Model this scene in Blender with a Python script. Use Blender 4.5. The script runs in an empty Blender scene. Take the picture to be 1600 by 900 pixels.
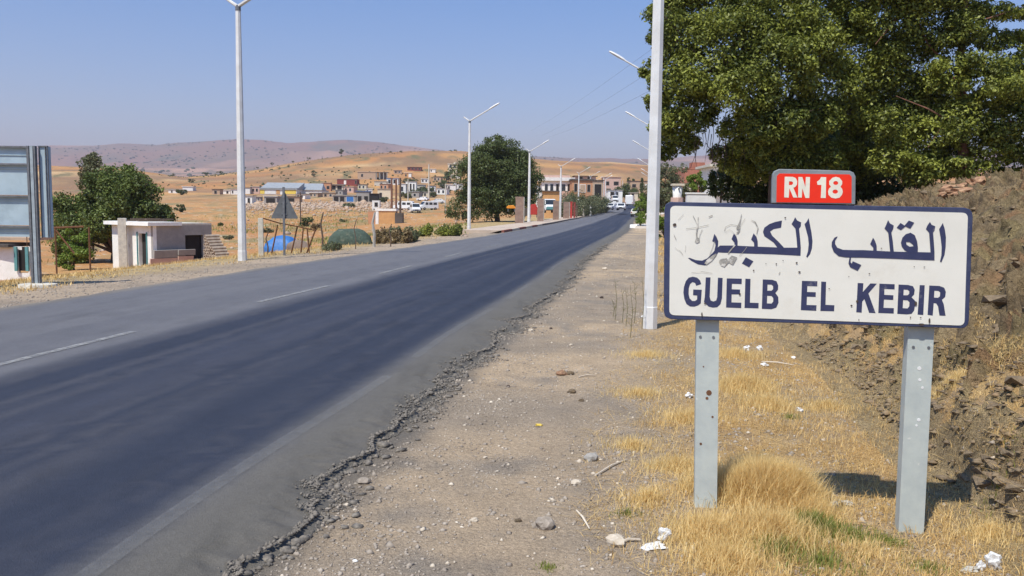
import bpy, bmesh, math, random
import numpy as np
from mathutils import Vector, Matrix
from mathutils.geometry import tessellate_polygon
random.seed(7); RS = np.random.RandomState(11)
SC = bpy.context.scene; COL = SC.collection
# ------------------------------------------------------------------ camera
HAZE = 1.9e-4
F_PX, PITCH, ROLL, EYE = 1350.0, math.radians(5.3), 0.0115, 1.6
_r = Vector((1, 0, 0)); _f = Vector((0, math.cos(PITCH), -math.sin(PITCH))); _u = Vector((0, math.sin(PITCH), math.cos(PITCH)))
CR = _r*math.cos(ROLL)+_u*math.sin(ROLL); CU = -_r*math.sin(ROLL)+_u*math.cos(ROLL)
cd = bpy.data.cameras.new('camera'); cam = bpy.data.objects.new('camera', cd); COL.objects.link(cam)
m = Matrix.Identity(4)
for i in range(3):
    m[i][0] = CR[i]; m[i][1] = CU[i]; m[i][2] = -_f[i]
m[2][3] = EYE
cam.matrix_world = m
cd.sensor_width = 36; cd.lens = 36*F_PX/1600; cd.clip_start = .05; cd.clip_end = 60000
SC.camera = cam
# ------------------------------------------------------------------ sky, sun, exposure
SUN_DIR = Vector((0.34, 0.52, -1.0)).normalized()        # the way the light travels
sun_el = math.asin(-SUN_DIR.z); sun_az = math.atan2(-SUN_DIR.x, -SUN_DIR.y)
W = bpy.data.worlds.new('World'); SC.world = W; W.use_nodes = True
nt = W.node_tree; bg = nt.nodes['Background']
sky = nt.nodes.new('ShaderNodeTexSky'); sky.sky_type = 'NISHITA'; sky.sun_disc = False
sky.sun_elevation = sun_el; sky.sun_rotation = sun_az
sky.air_density = 1.0; sky.dust_density = 1.0; sky.ozone_density = 3.0; sky.altitude = 600
tn = nt.nodes.new('ShaderNodeVectorMath'); tn.operation = 'MULTIPLY'; 
gm = nt.nodes.new('ShaderNodeTexCoord'); sx = nt.nodes.new('ShaderNodeSeparateXYZ'); nt.links.new(gm.outputs['Generated'], sx.inputs[0])
mrs = nt.nodes.new('ShaderNodeMapRange'); mrs.inputs[1].default_value = .02; mrs.inputs[2].default_value = .34; nt.links.new(sx.outputs[2], mrs.inputs[0])
mxs = nt.nodes.new('ShaderNodeMix'); mxs.data_type = 'RGBA'; nt.links.new(mrs.outputs[0], mxs.inputs[0]); mxs.inputs[6].default_value = (1.05, .86, .86, 1); mxs.inputs[7].default_value = (.44, .83, 1.17, 1)
nt.links.new(mxs.outputs[2], tn.inputs[1])
nt.links.new(sky.outputs[0], tn.inputs[0]); nt.links.new(tn.outputs[0], bg.inputs[0]); bg.inputs[1].default_value = 0.135
sd = bpy.data.lights.new('sun', 'SUN'); sd.energy = 4.9; sd.angle = math.radians(.5); sd.color = (1, .95, .86)
so = bpy.data.objects.new('sun', sd); COL.objects.link(so); so.rotation_euler = SUN_DIR.to_track_quat('-Z', 'Y').to_euler()
SC.view_settings.view_transform = 'Standard'; SC.view_settings.look = 'None'; SC.view_settings.exposure = 0.15; SC.view_settings.gamma = 1
SC.render.engine = 'CYCLES'
# ------------------------------------------------------------------ helpers
def tag(o, label=None, cat=None, group=None, kind=None):
    if label: o['label'] = label
    if cat: o['category'] = cat
    if group: o['group'] = group
    if kind: o['kind'] = kind
    return o
def empty(name, loc, label, cat, group=None, rz=0):
    o = bpy.data.objects.new(name, None); COL.objects.link(o); o.location = loc; o.rotation_euler = (0, 0, rz)
    o.empty_display_size = .2
    return tag(o, label, cat, group)
def link_mesh(name, me, mats, parent=None, loc=None, rz=0, smooth=False):
    o = bpy.data.objects.new(name, me); COL.objects.link(o)
    if mats is not None and not me.materials:
        for mm in (mats if isinstance(mats, (list, tuple)) else [mats]): me.materials.append(mm)
    if parent is not None: o.parent = parent
    if loc is not None: o.location = loc
    if rz: o.rotation_euler = (0, 0, rz)
    if smooth: me.polygons.foreach_set('use_smooth', [True]*len(me.polygons))
    return o
class MB:
    def __init__(s): s.v = []; s.f = []; s.m = []
    def add(s, vs, fs, mi=0):
        b = len(s.v); s.v += [tuple(v) for v in vs]
        for f in fs: s.f.append([b+i for i in f]); s.m.append(mi)
        return s
    def box(s, c, d, mi=0, M=None):
        x, y, z = d[0]/2, d[1]/2, d[2]/2
        vs = [Vector((sx*x, sy*y, sz*z)) for sz in (-1, 1) for sy in (-1, 1) for sx in (-1, 1)]
        if M is not None: vs = [M @ v for v in vs]
        vs = [v+Vector(c) for v in vs]
        return s.add(vs, [(0, 2, 3, 1), (4, 5, 7, 6), (0, 1, 5, 4), (2, 6, 7, 3), (0, 4, 6, 2), (1, 3, 7, 5)], mi)
    def tube(s, pts, rad, n=8, mi=0, cap=True, ph=0.0):
        pts = [Vector(p) for p in pts]
        if not isinstance(rad, (list, tuple)): rad = [rad]*len(pts)
        vs = []; ref = None
        for i, p in enumerate(pts):
            d = (pts[min(i+1, len(pts)-1)]-pts[max(i-1, 0)]).normalized()
            if ref is None: ref = Vector((1, 0, 0)) if abs(d.x) < .8 else Vector((0, 1, 0))
            a = d.cross(ref).normalized(); b = d.cross(a).normalized(); ref = -d.cross(a).normalized() if False else ref
            for k in range(n):
                t = 2*math.pi*k/n+ph
                vs.append(p+(a*math.cos(t)+b*math.sin(t))*rad[i])
        fs = []
        for i in range(len(pts)-1):
            for k in range(n):
                k2 = (k+1) % n
                fs.append((i*n+k, i*n+k2, (i+1)*n+k2, (i+1)*n+k))
        if cap: fs.append(tuple(range(n))[::-1]); fs.append(tuple((len(pts)-1)*n+k for k in range(n)))
        return s.add(vs, fs, mi)
    def prism(s, poly, fn0, fn1, mi=0):
        n = len(poly)
        vs = [fn0(p) for p in poly]+[fn1(p) for p in poly]
        fs = [tuple(range(n)), tuple(range(2*n-1, n-1, -1))]
        for i in range(n):
            j = (i+1) % n; fs.append((i, i+n, j+n, j))
        return s.add(vs, fs, mi)
    def mesh(s, name, mats=None):
        me = bpy.data.meshes.new(name); me.from_pydata(s.v, [], s.f); 
        if mats is not None:
            for mm in (mats if isinstance(mats, (list, tuple)) else [mats]): me.materials.append(mm)
            me.polygons.foreach_set('material_index', s.m)
        bm = bmesh.new(); bm.from_mesh(me); bmesh.ops.recalc_face_normals(bm, faces=bm.faces); bm.to_mesh(me); bm.free()
        me.update(); return me
    def build(s, name, mats, parent=None, loc=None, rz=0, smooth=False, bevel=0):
        o = link_mesh(name, s.mesh(name, mats), None, parent, loc, rz, smooth)
        if bevel:
            md = o.modifiers.new('bevel', 'BEVEL'); md.width = bevel; md.segments = 2; md.limit_method = 'ANGLE'; md.angle_limit = .7
        return o
def np_mesh(name, V, Fc, mats, k=None, col=None, smooth=False, midx=None):
    """V (n,3), Fc (m,k) index array -> mesh"""
    V = np.asarray(V, np.float32); Fc = np.asarray(Fc, np.int32); mN, k = Fc.shape
    me = bpy.data.meshes.new(name); me.vertices.add(len(V)); me.vertices.foreach_set('co', V.ravel())
    me.loops.add(mN*k); me.loops.foreach_set('vertex_index', Fc.ravel())
    me.polygons.add(mN); me.polygons.foreach_set('loop_start', np.arange(0, mN*k, k, dtype=np.int32)); me.polygons.foreach_set('loop_total', np.full(mN, k, np.int32))
    if smooth: me.polygons.foreach_set('use_smooth', np.ones(mN, bool))
    for mm in (mats if isinstance(mats, (list, tuple)) else [mats]): me.materials.append(mm)
    if midx is not None: me.polygons.foreach_set('material_index', np.asarray(midx, np.int32))
    me.update(calc_edges=True)
    if col is not None:
        a = me.color_attributes.new('tint', 'FLOAT_COLOR', 'POINT')
        c4 = np.ones((len(V), 4), np.float32); c4[:, :3] = col; a.data.foreach_set('color', c4.ravel())
    return me
# numpy value noise
_T = RS.rand(512, 512).astype(np.float64)
def vnoise(x, y):
    x = np.asarray(x, float); y = np.asarray(y, float)
    xi = np.floor(x).astype(np.int64); yi = np.floor(y).astype(np.int64); fx = x-xi; fy = y-yi
    fx = fx*fx*(3-2*fx); fy = fy*fy*(3-2*fy)
    a = _T[xi % 512, yi % 512]; b = _T[(xi+1) % 512, yi % 512]; c = _T[xi % 512, (yi+1) % 512]; d = _T[(xi+1) % 512, (yi+1) % 512]
    return (a*(1-fx)+b*fx)*(1-fy)+(c*(1-fx)+d*fx)*fy
def fbm(x, y, o=4, s=0.0):
    t = 0; a = .5; n = 0
    for i in range(o):
        t = t+a*vnoise(x*2**i+17.3*i+s, y*2**i+9.1*i+s*1.7); n += a; a *= .5
    return t/n
def sst(a, b, x):
    t = np.clip((np.asarray(x, float)-a)/(b-a), 0, 1); return t*t*(3-2*t)
# ------------------------------------------------------------------ materials
def mat(name, c1, c2=None, scale=6.0, rough=.85, bump=0.0, bscale=None, detail=6, metal=0.0, spec=.3, c3=None, s3=2.0, t3=(.55, .7), sub=0):
    M = bpy.data.materials.new(name); M.use_nodes = True; t = M.node_tree; n = t.nodes; L = t.links
    p = n['Principled BSDF']; p.inputs['Roughness'].default_value = rough; p.inputs['Metallic'].default_value = metal
    p.inputs['Specular IOR Level'].default_value = spec
    tc = n.new('ShaderNodeTexCoord'); c2 = c2 or tuple(x*.75 for x in c1)
    nz = n.new('ShaderNodeTexNoise'); nz.inputs['Scale'].default_value = scale; nz.inputs['Detail'].default_value = detail; nz.inputs['Roughness'].default_value = .65
    L.new(tc.outputs['Object'], nz.inputs['Vector'])
    rp = n.new('ShaderNodeValToRGB'); rp.color_ramp.elements[0].position = .35; rp.color_ramp.elements[1].position = .65
    rp.color_ramp.elements[0].color = (*c2, 1); rp.color_ramp.elements[1].color = (*c1, 1)
    L.new(nz.outputs['Fac'], rp.inputs['Fac']); out = rp.outputs['Color']
    if c3 is not None:
        n3 = n.new('ShaderNodeTexNoise'); n3.inputs['Scale'].default_value = s3; n3.inputs['Detail'].default_value = 8; n3.inputs['Roughness'].default_value = .7
        L.new(tc.outputs['Object'], n3.inputs['Vector'])
        mr = n.new('ShaderNodeMapRange'); mr.inputs[1].default_value = t3[0]; mr.inputs[2].default_value = t3[1]; L.new(n3.outputs['Fac'], mr.inputs[0])
        mx = n.new('ShaderNodeMix'); mx.data_type = 'RGBA'; L.new(mr.outputs[0], mx.inputs[0]); L.new(out, mx.inputs[6]); mx.inputs[7].default_value = (*c3, 1); out = mx.outputs[2]
    L.new(out, p.inputs['Base Color'])
    if bump:
        b = n.new('ShaderNodeBump'); b.inputs['Strength'].default_value = 1; b.inputs['Distance'].default_value = bump
        nb = n.new('ShaderNodeTexNoise'); nb.inputs['Scale'].default_value = bscale or scale*4; nb.inputs['Detail'].default_value = 6
        L.new(tc.outputs['Object'], nb.inputs['Vector']); L.new(nb.outputs['Fac'], b.inputs['Height']); L.new(b.outputs[0], p.inputs['Normal'])
    return M
def tint_mat(name, rough=.9, scales=((40, .35), (220, .3)), bumps=((60, .012), (300, .004)), spec=.2, sheen=0):
    """material whose zones come from the mesh's own 'tint' attribute, grain from noise"""
    M = bpy.data.materials.new(name); M.use_nodes = True; t = M.node_tree; n = t.nodes; L = t.links
    p = n['Principled BSDF']; p.inputs['Roughness'].default_value = rough; p.inputs['Specular IOR Level'].default_value = spec
    at = n.new('ShaderNodeAttribute'); at.attribute_name = 'tint'; tc = n.new('ShaderNodeTexCoord'); out = at.outputs['Color']
    for sc, am in scales:
        nz = n.new('ShaderNodeTexNoise'); nz.inputs['Scale'].default_value = sc; nz.inputs['Detail'].default_value = 5; nz.inputs['Roughness'].default_value = .7
        L.new(tc.outputs['Object'], nz.inputs['Vector'])
        mr = n.new('ShaderNodeMapRange'); mr.inputs[1].default_value = .3; mr.inputs[2].default_value = .7; mr.inputs[3].default_value = 1-am; mr.inputs[4].default_value = 1+am
        L.new(nz.outputs['Fac'], mr.inputs[0])
        vm = n.new('ShaderNodeVectorMath'); vm.operation = 'SCALE'; L.new(out, vm.inputs[0]); L.new(mr.outputs[0], vm.inputs['Scale']); out = vm.outputs[0]
    L.new(out, p.inputs['Base Color']); prev = None
    for sc, d in bumps:
        b = n.new('ShaderNodeBump'); b.inputs['Distance'].default_value = d; nb = n.new('ShaderNodeTexNoise'); nb.inputs['Scale'].default_value = sc; nb.inputs['Detail'].default_value = 4
        L.new(tc.outputs['Object'], nb.inputs['Vector']); L.new(nb.outputs['Fac'], b.inputs['Height'])
        if prev: L.new(prev, b.inputs['Normal'])
        prev = b.outputs[0]
    L.new(prev, p.inputs['Normal'])
    return M
def leaf_mat(name, c1, c2, trans=.25):
    M = bpy.data.materials.new(name); M.use_nodes = True; t = M.node_tree; n = t.nodes; L = t.links
    p = n['Principled BSDF']; p.inputs['Roughness'].default_value = .5; p.inputs['Specular IOR Level'].default_value = .35
    at = n.new('ShaderNodeAttribute'); at.attribute_name = 'tint'
    sp = n.new('ShaderNodeSeparateColor'); L.new(at.outputs['Color'], sp.inputs[0])
    mx = n.new('ShaderNodeMix'); mx.data_type = 'RGBA'; L.new(sp.outputs[0], mx.inputs[0]); mx.inputs[6].default_value = (*c1, 1); mx.inputs[7].default_value = (*c2, 1)
    L.new(mx.outputs[2], p.inputs['Base Color'])
    tr = n.new('ShaderNodeBsdfTranslucent'); L.new(mx.outputs[2], tr.inputs[0]); ms = n.new('ShaderNodeMixShader'); ms.inputs[0].default_value = trans
    L.new(p.outputs[0], ms.inputs[1]); L.new(tr.outputs[0], ms.inputs[2]); L.new(ms.outputs[0], n['Material Output'].inputs[0])
    return M
MAT = dict(
 white_paint=mat('white_paint', (.74, .74, .72), (.62, .61, .58), 3, .45, .0006, 60, spec=.4, c3=(.45, .36, .26), s3=5, t3=(.66, .8)),
 galv=mat('galvanised_steel', (.50, .54, .50), (.42, .46, .44), 9, .55, .0004, 80, metal=.05, c3=(.68, .68, .62), s3=14, t3=(.62, .72)),
 galv_dark=mat('weathered_steel', (.2, .21, .22), (.12, .12, .13), 9, .6, .0006, 60, metal=.3),
 rust=mat('rust', (.2, .09, .04), (.1, .05, .03), 12, .9, .002, 60),
 sign_white=mat('sign_face_white', (.76, .74, .66), (.70, .68, .60), 3, .4, .0002, 40, c3=(.60, .55, .45), s3=2.2, t3=(.55, .85)),
 sign_blue=mat('sign_navy', (.035, .042, .095), (.045, .05, .11), 20, .45, .0003, 80, c3=(.16, .16, .2), s3=14, t3=(.6, .75)),
 sign_rim=mat('sign_rim_navy', (.055, .065, .12), (.035, .045, .10), 20, .5, .0006, 60, c3=(.5, .5, .48), s3=11, t3=(.66, .74)),
 sign_red=mat('sign_red', (.85, .035, .012), (.74, .03, .012), 5, .4, 0),
 letter_cream=mat('letter_cream', (.8, .76, .62), (.7, .66, .55), 20, .45, 0),
 scratch=mat('scraped_paint', (.40, .38, .33), (.24, .23, .21), 40, .7, 0, c3=(.66, .63, .56), s3=30, t3=(.5, .6)),
 chip=mat('dark_chip', (.05, .04, .04), (.1, .07, .05), 60, .8, 0),
 concrete=mat('concrete', (.42, .39, .34), (.30, .28, .25), 4, .9, .004, 30),
 concrete_pale=mat('pale_concrete', (.62, .58, .48), (.45, .42, .36), 5, .9, .004, 30),
 lime=mat('limewash', (.84, .83, .79), (.74, .72, .66), 3, .85, .003, 20, c3=(.42, .36, .3), s3=2.5, t3=(.62, .75)),
 cement=mat('grey_render', (.34, .32, .295), (.27, .255, .24), 2.5, .95, .005, 20, c3=(.34, .31, .28), s3=1.5, t3=(.5, .7)),
 dark_in=mat('dark_interior', (.03, .025, .022), (.02, .02, .02), 3, .9),
 glass=mat('window_glass', (.03, .04, .05), (.02, .025, .03), 3, .12, spec=.6),
 turq=mat('turquoise_paint', (.12, .32, .32), (.1, .24, .25), 8, .6),
 billboard=mat('billboard_back_sheet', (.42, .52, .57), (.36, .45, .50), 3, .5, .002, 6, metal=.1, c3=(.30, .38, .42), s3=1.3, t3=(.5, .7)),
 rail=mat('billboard_rail', (.42, .48, .5), (.3, .34, .36), 6, .5, metal=.3),
 tri=mat('sign_back_grey', (.15, .16, .165), (.11, .115, .12), 5, .6, metal=.2),
 bark=mat('bark', (.16, .11, .08), (.07, .05, .04), 8, .95, .02, 20),
 bark_red=mat('reddish_bark', (.26, .12, .08), (.12, .07, .05), 8, .95, .02, 20),
 wood=mat('old_wood', (.16, .11, .08), (.08, .055, .04), 10, .9, .004, 40),
 brick_red=mat('red_brick_wall', (.42, .17, .11), (.32, .13, .09), 2, .95, .01, 8),
 brick_or=mat('hollow_brick_wall', (.55, .28, .15), (.45, .24, .14), 2, .95, .01, 8),
 brick_tan=mat('tan_block_wall', (.5, .36, .25), (.4, .29, .2), 2, .95, .01, 8),
 pink=mat('pinkish_wall', (.62, .42, .34), (.5, .34, .28), 1.5, .95),
 cream=mat('cream_wall', (.68, .6, .45), (.58, .5, .38), 1.5, .9),
 yellow=mat('yellow_wall', (.78, .6, .12), (.7, .5, .1), 2, .9),
 ochre=mat('ochre_wall', (.62, .35, .14), (.5, .27, .12), 1.5, .9),
 white_wall=mat('white_wall', (.78, .77, .74), (.66, .64, .6), 1.5, .9),
 grey_roof=mat('grey_sheet_roof', (.34, .36, .37), (.26, .28, .3), 1, .7),
 dark_roof=mat('dark_flat_roof', (.12, .1, .09), (.08, .07, .06), 1, .9),
 maroon=mat('maroon_wall', (.26, .06, .05), (.2, .05, .04), 1, .9),
 blue_sheet=mat('blue_tarpaulin', (.05, .2, .5), (.035, .13, .36), 3, .5, .02, 6),
 green_net=mat('green_netting', (.08, .115, .09), (.045, .065, .05), 10, .9, .02, 20, c3=(.2, .2, .14), s3=4, t3=(.55, .7)),
 brown_cloth=mat('dusty_brown_sheet', (.25, .19, .15), (.18, .14, .11), 5, .9, .02, 12),
 stone_slab=mat('stone_slab_pillar', (.32, .22, .17), (.22, .15, .12), 2.5, .95, .03, 10),
 kerb_cream=mat('kerb_cream_paint', (.62, .52, .4), (.5, .42, .32), 4, .9, .004, 30),
 kerb_red=mat('kerb_dark_red_paint', (.3, .1, .07), (.2, .08, .06), 4, .9, .004, 30),
 kerb_dark=mat('kerb_bare_concrete', (.2, .17, .15), (.13, .11, .1), 4, .9, .004, 30),
 paving=mat('pavement_slabs', (.55, .44, .34), (.45, .36, .28), 1.5, .95, .01, 8),
 car_white=mat('white_car_paint', (.78, .78, .77), (.72, .72, .7), 2, .25, spec=.5),
 car_cream=mat('cream_car_paint', (.7, .68, .55), (.62, .6, .5), 2, .3, spec=.5),
 tyre=mat('tyre_rubber', (.03, .03, .03), (.02, .02, .02), 20, .9),
 rim=mat('wheel_rim', (.35, .35, .36), (.25, .25, .25), 8, .4, metal=.6),
 lamp_red=mat('tail_lamp_red', (.4, .02, .02), (.3, .02, .02), 8, .3),
 lamp_clear=mat('headlamp_glass', (.6, .62, .62), (.5, .5, .5), 8, .15, spec=.6),
 black_trim=mat('black_plastic', (.03, .03, .03), (.04, .04, .04), 8, .6),
 red_paint=mat('red_paint', (.5, .05, .04), (.36, .04, .03), 5, .6),
 orange_paint=mat('orange_paint', (.8, .3, .03), (.65, .24, .03), 5, .6),
 litter=mat('white_plastic', (.82, .82, .8), (.7, .7, .68), 10, .5, .003, 30),
 rock_tan=mat('tan_rock', (.44, .25, .14), (.24, .14, .09), 5, .95, .015, 18, c3=(.5, .34, .2), s3=3, t3=(.5, .6)),
 rock_grey=mat('slate_rock', (.28, .21, .13), (.14, .105, .07), 6, .95, .012, 25, c3=(.3, .2, .11), s3=4, t3=(.52, .65)),
 pebble=mat('pebble', (.42, .36, .29), (.24, .2, .16), 3, .9, .002, 80),
 pebble_pale=mat('pale_pebble', (.66, .58, .46), (.5, .42, .32), 3, .9, .002, 80),
 asphalt_crumb=mat('asphalt_crumb', (.25, .22, .18), (.10, .09, .08), 30, .9, .003, 100),
 plate_rim=mat('plate_rim_grey', (.27, .29, .30), (.2, .22, .23), 9, .5, .0004, 80, metal=.2),
 pipe_mat=mat('dusty_pipe', (.46, .37, .28), (.32, .25, .19), 4, .9, .004, 30),
 rubble_stone=mat('rubble_stone', (.5, .40, .31), (.33, .25, .19), .4, .95),
 wire=mat('wire', (.05, .05, .055), (.04, .04, .04), 8, .6),
 ground=tint_mat('ground_soil', .95, ((3, .12), (35, .24), (110, .28), (260, .35)), ((30, .02), (100, .012), (300, .005))),
 bank=tint_mat('bank_rock', .95, ((6, .22), (28, .3), (90, .3), (260, .3)), ((14, .05), (50, .03), (160, .012))),
 road=tint_mat('asphalt', .74, ((1.3, .06), (30, .10), (120, .16), (350, .35)), ((260, .005), (90, .003)), spec=.28),
)
def paint_mat(nm='road_paint', top=.85):
    M = mat(nm, (.42, .41, .38), (.3, .3, .29), 20, .7); t = M.node_tree; n = t.nodes; L = t.links
    p = n['Principled BSDF']; nz = n.new('ShaderNodeTexNoise'); nz.inputs['Scale'].default_value = 9; nz.inputs['Detail'].default_value = 9; nz.inputs['Roughness'].default_value = .8
    tc = n.new('ShaderNodeTexCoord'); L.new(tc.outputs['Object'], nz.inputs['Vector'])
    mr = n.new('ShaderNodeMapRange'); mr.inputs[1].default_value = .38; mr.inputs[2].default_value = .58; mr.inputs[3].default_value = 0.05; mr.inputs[4].default_value = top
    L.new(nz.outputs['Fac'], mr.inputs[0]); L.new(mr.outputs[0], p.inputs['Alpha']); return M
MAT['road_paint'] = paint_mat('road_paint', .72); MAT['worn_paint'] = paint_mat('worn_road_paint', .13)
LEAF_A = leaf_mat('leaf_green', (.045, .065, .012), (.40, .43, .075), .26)
LEAF_F = leaf_mat('leaf_mid_green', (.05, .075, .018), (.19, .24, .05), .2)
LEAF_B = leaf_mat('leaf_dark_olive', (.05, .075, .02), (.13, .16, .045), .2)
LEAF_C = leaf_mat('leaf_bright', (.11, .19, .02), (.24, .3, .05), .3)
LEAF_D = leaf_mat('leaf_grey_green', (.09, .11, .05), (.2, .2, .1), .2)
LEAF_E = leaf_mat('leaf_dry_brown', (.16, .11, .05), (.3, .22, .1), .2)
STRAW = leaf_mat('straw_blades', (.47, .28, .09), (.84, .62, .27), .2)
TUFT = leaf_mat('blond_blades', (.64, .44, .16), (.95, .76, .38), .35)
GRASSG = leaf_mat('green_blades', (.14, .16, .03), (.3, .33, .08), .25)
# ------------------------------------------------------------------ terrain
_ry = np.array([-200, -60, -20, 0, 5, 9, 13, 18, 23.5, 28, 36, 49, 64, 92, 122, 160, 189, 215, 240, 280, 340, 430, 600.])
_rl = np.array([-60, -20, -11.6, -9.2, -8.65, -8.2, -7.75, -6.95, -6.1, -5.25, -3.8, -1.5, .5, 4.4, 8.1, 13.6, 19.5, 23.5, 25.5, 27, 30, 38, 50.])
_rr = np.array([-50, -11, -3.6, -1.6, -1.0, -.42, .2, 1.02, 1.8, 2.45, 3.75, 5.9, 8.5, 12.7, 17, 23, 28.5, 32.5, 34.5, 36.5, 40, 48, 60.])
_yy = np.linspace(-200, 600, 3201)
def _smooth(a):
    v = np.interp(_yy, _ry, a); k = np.hanning(25); k /= k.sum(); p = np.pad(v, 12, mode='edge'); return np.convolve(p, k, 'valid')
_RL, _RR = _smooth(_rl), _smooth(_rr)
_RZ = np.interp(_yy, [-200, 138, 162, 192, 230, 300, 430, 600], [0, 0, .25, 1.0, 2.2, 4.0, 7.4, 11]); _RZ = np.convolve(np.pad(_RZ, 30, mode='edge'), np.ones(61)/61, 'valid')
def RL(y): return np.interp(y, _yy, _RL)
def RR(y): return np.interp(y, _yy, _RR)
def RZ(y): return np.interp(y, _yy, _RZ)
FOOT = 3.75
def foot(y): return RR(y)+FOOT+.35*(vnoise(y*.35, 3.3)-.5)
def banktop(y): return np.interp(y, [-60, 0, 12, 18, 24, 32, 60, 400], [3.0, 2.8, 2.5, 2.35, 2.1, 1.75, 1.2, 1.0])
def hor(px): return 316+.0115*px
_crx = [-600, 0, 80, 200, 290, 340, 400, 470, 550, 640, 720, 860, 900, 950, 1010, 1100, 2400]
_cry = [262, 262, 262, 267, 281, 276, 268, 255, 245, 239, 240, 253, 256, 256, 262, 270, 262]
_mx = [-600, 0, 80, 150, 190, 250, 330, 370, 410, 450, 500, 540, 590, 640, 700, 860, 1000, 1200, 2400]
_my = [232, 232, 229, 228, 224, 227, 222, 220, 221, 226, 223, 221, 224, 231, 238, 248, 250, 240, 236]
def ground_z(X, Y, detail=True):
    X = np.asarray(X, float); Y = np.asarray(Y, float); rad = np.hypot(X, Y)
    ys = np.clip(Y, -190, 590)
    ca = np.clip(Y/np.maximum(rad, 1e-6), .35, 1); px = np.where(Y > .1, 800+1350*X/np.maximum(Y, .1), np.where(X > 0, 2400, -600)); px = np.clip(px, -600, 2400)
    l, r, z0 = RL(ys), RR(ys), RZ(ys)
    # right side
    sr = X-r; D = X-foot(ys); w = 5.6
    z = z0-.055+0*X
    Dn_ = np.clip(D, 0, w)/w; bank = banktop(ys)*(1-(1-Dn_)**1.7); bank = bank+.30*sst(0, .16, D)*(1-sst(5.2, 7.5, ys))*(1-.5*Dn_)*(ys > 0)
    zr = z-.02*sst(1, 3.5, sr)+bank+.085*np.exp(-((X-1.15)**2+(Y-4.8)**2)/.30)
    # left side
    dl = l-X
    fade = 1-sst(440, 850, px)
    drop = .125*np.log1p(np.exp(np.clip((dl-3.4)*1.2, -30, 30)))/1.2
    drop = np.where(drop < 1.5, drop, 1.5+.8*(1-np.exp(-(drop-1.5)/.8)))
    zl = z-drop*np.clip(fade, .12, 1)*np.where(Y < 0, .6, 1)
    rY = rad*ca
    base = np.interp(rY, [0, 90, 110, 150, 185, 230, 260, 300, 400, 500], [-2.1, -2.0, -1.6, -.8, .2, 1.3, 2.1, 3.2, 8, 15])
    town = np.interp(rY, [0, 140, 192, 230, 300, 430, 500], [0, 0, .95, 2.2, 4, 7.4, 10])
    bb = base*fade+town*(1-fade)
    t = sst(100, 190, rY)
    zl = zl*(1-t)+bb*t
    side = sst(-1, 1, (X-.5*(l+r))*.6)
    z = zl*(1-side)+zr*side
    z = np.where(rY > 250, z*(1-sst(250, 400, rY))+np.maximum(bb, 0)*sst(250, 400, rY), z)
    # hills and mountains
    cr = 1.6+(hor(px)-np.interp(px, _crx, _cry))/1350*700
    mt = 1.6+(hor(px)-3.5-np.interp(px, _mx, _my))/1350*5500
    lo = 1.6+(hor(px)-270)/1350*3000
    def seg(a, b, va, vb): 
        return va+(vb-va)*sst(a, b, rY)
    h = seg(400, 700, bb, cr)
    h = np.where(rY > 700, seg(700, 1150, cr, cr*.25), h)
    h = np.where(rY > 1150, seg(1150, 3000, cr*.25, lo), h)
    h = np.where(rY > 3000, seg(3000, 5500, lo, mt), h)
    h = np.where(rY > 5500, seg(5500, 9000, mt, mt*.6), h)
    z = np.where(rY > 400, h, z)
    if detail:
        far = sst(900, 4000, rY)
        n = fbm(X*.0012, Y*.0009, 5)-.5
        rdg = 1-np.abs(fbm(X*.0022+5, Y*.0016, 5)*2-1)
        z = z+far*(n*45+(rdg-.75)*75)*np.clip((5600-rY)/1500, .12, 1)
        mid = sst(130, 500, rY)*(1-sst(700, 1200, rY))
        z = z+mid*(fbm(X*.018, Y*.018, 4, 3)-.5)*np.clip(rY*.006, 0, 2.0)
        off = np.clip(np.minimum(np.abs(X-l), np.abs(X-r)), 0, 3)/3; inside = (X > l) & (X < r) & (Y < 500)
        near = (1-sst(100, 300, rY))*np.where(inside, 0, off)
        z = z+near*((fbm(X*.5, Y*.5, 4, 9)-.5)*.12+(fbm(X*3, Y*3, 3, 2)-.5)*.04)
        z = z+(1-sst(20, 60, rY))*np.where(inside, 0, 1)*(fbm(X*9, Y*9, 3, 2)-.5)*.012
        z = np.where((X > l+.15) & (X < r-.3) & (Y < 500) & (rY < 500), z0-.14, z)
    return z
def ray(px, py): return _f+CR*((px-800)/F_PX)+CU*((450-py)/F_PX)
def D3(px, py, Y):
    d = ray(px, py); return d*(Y/d.y)+Vector((0, 0, EYE))
_S = np.exp(np.linspace(math.log(2.5), math.log(6500), 9000))
def hit(px, py, ymin=0):
    """where the sight line through a photo pixel meets the terrain"""
    d = ray(px, py); ys = _S[_S > ymin]; xs = ys*d.x/d.y; zs = EYE+ys*d.z/d.y
    g = ground_z(xs, ys, True); k = np.nonzero(zs <= g)[0]
    i = k[0] if len(k) else len(ys)-1
    return Vector((xs[i], ys[i], float(g[i])))
def gz(x, y): return float(ground_z(np.array([x]), np.array([y]))[0])
def onpx(px, Y):
    d = ray(px, 330); x = d.x/d.y*Y; return Vector((x, Y, gz(x, Y)))
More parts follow.
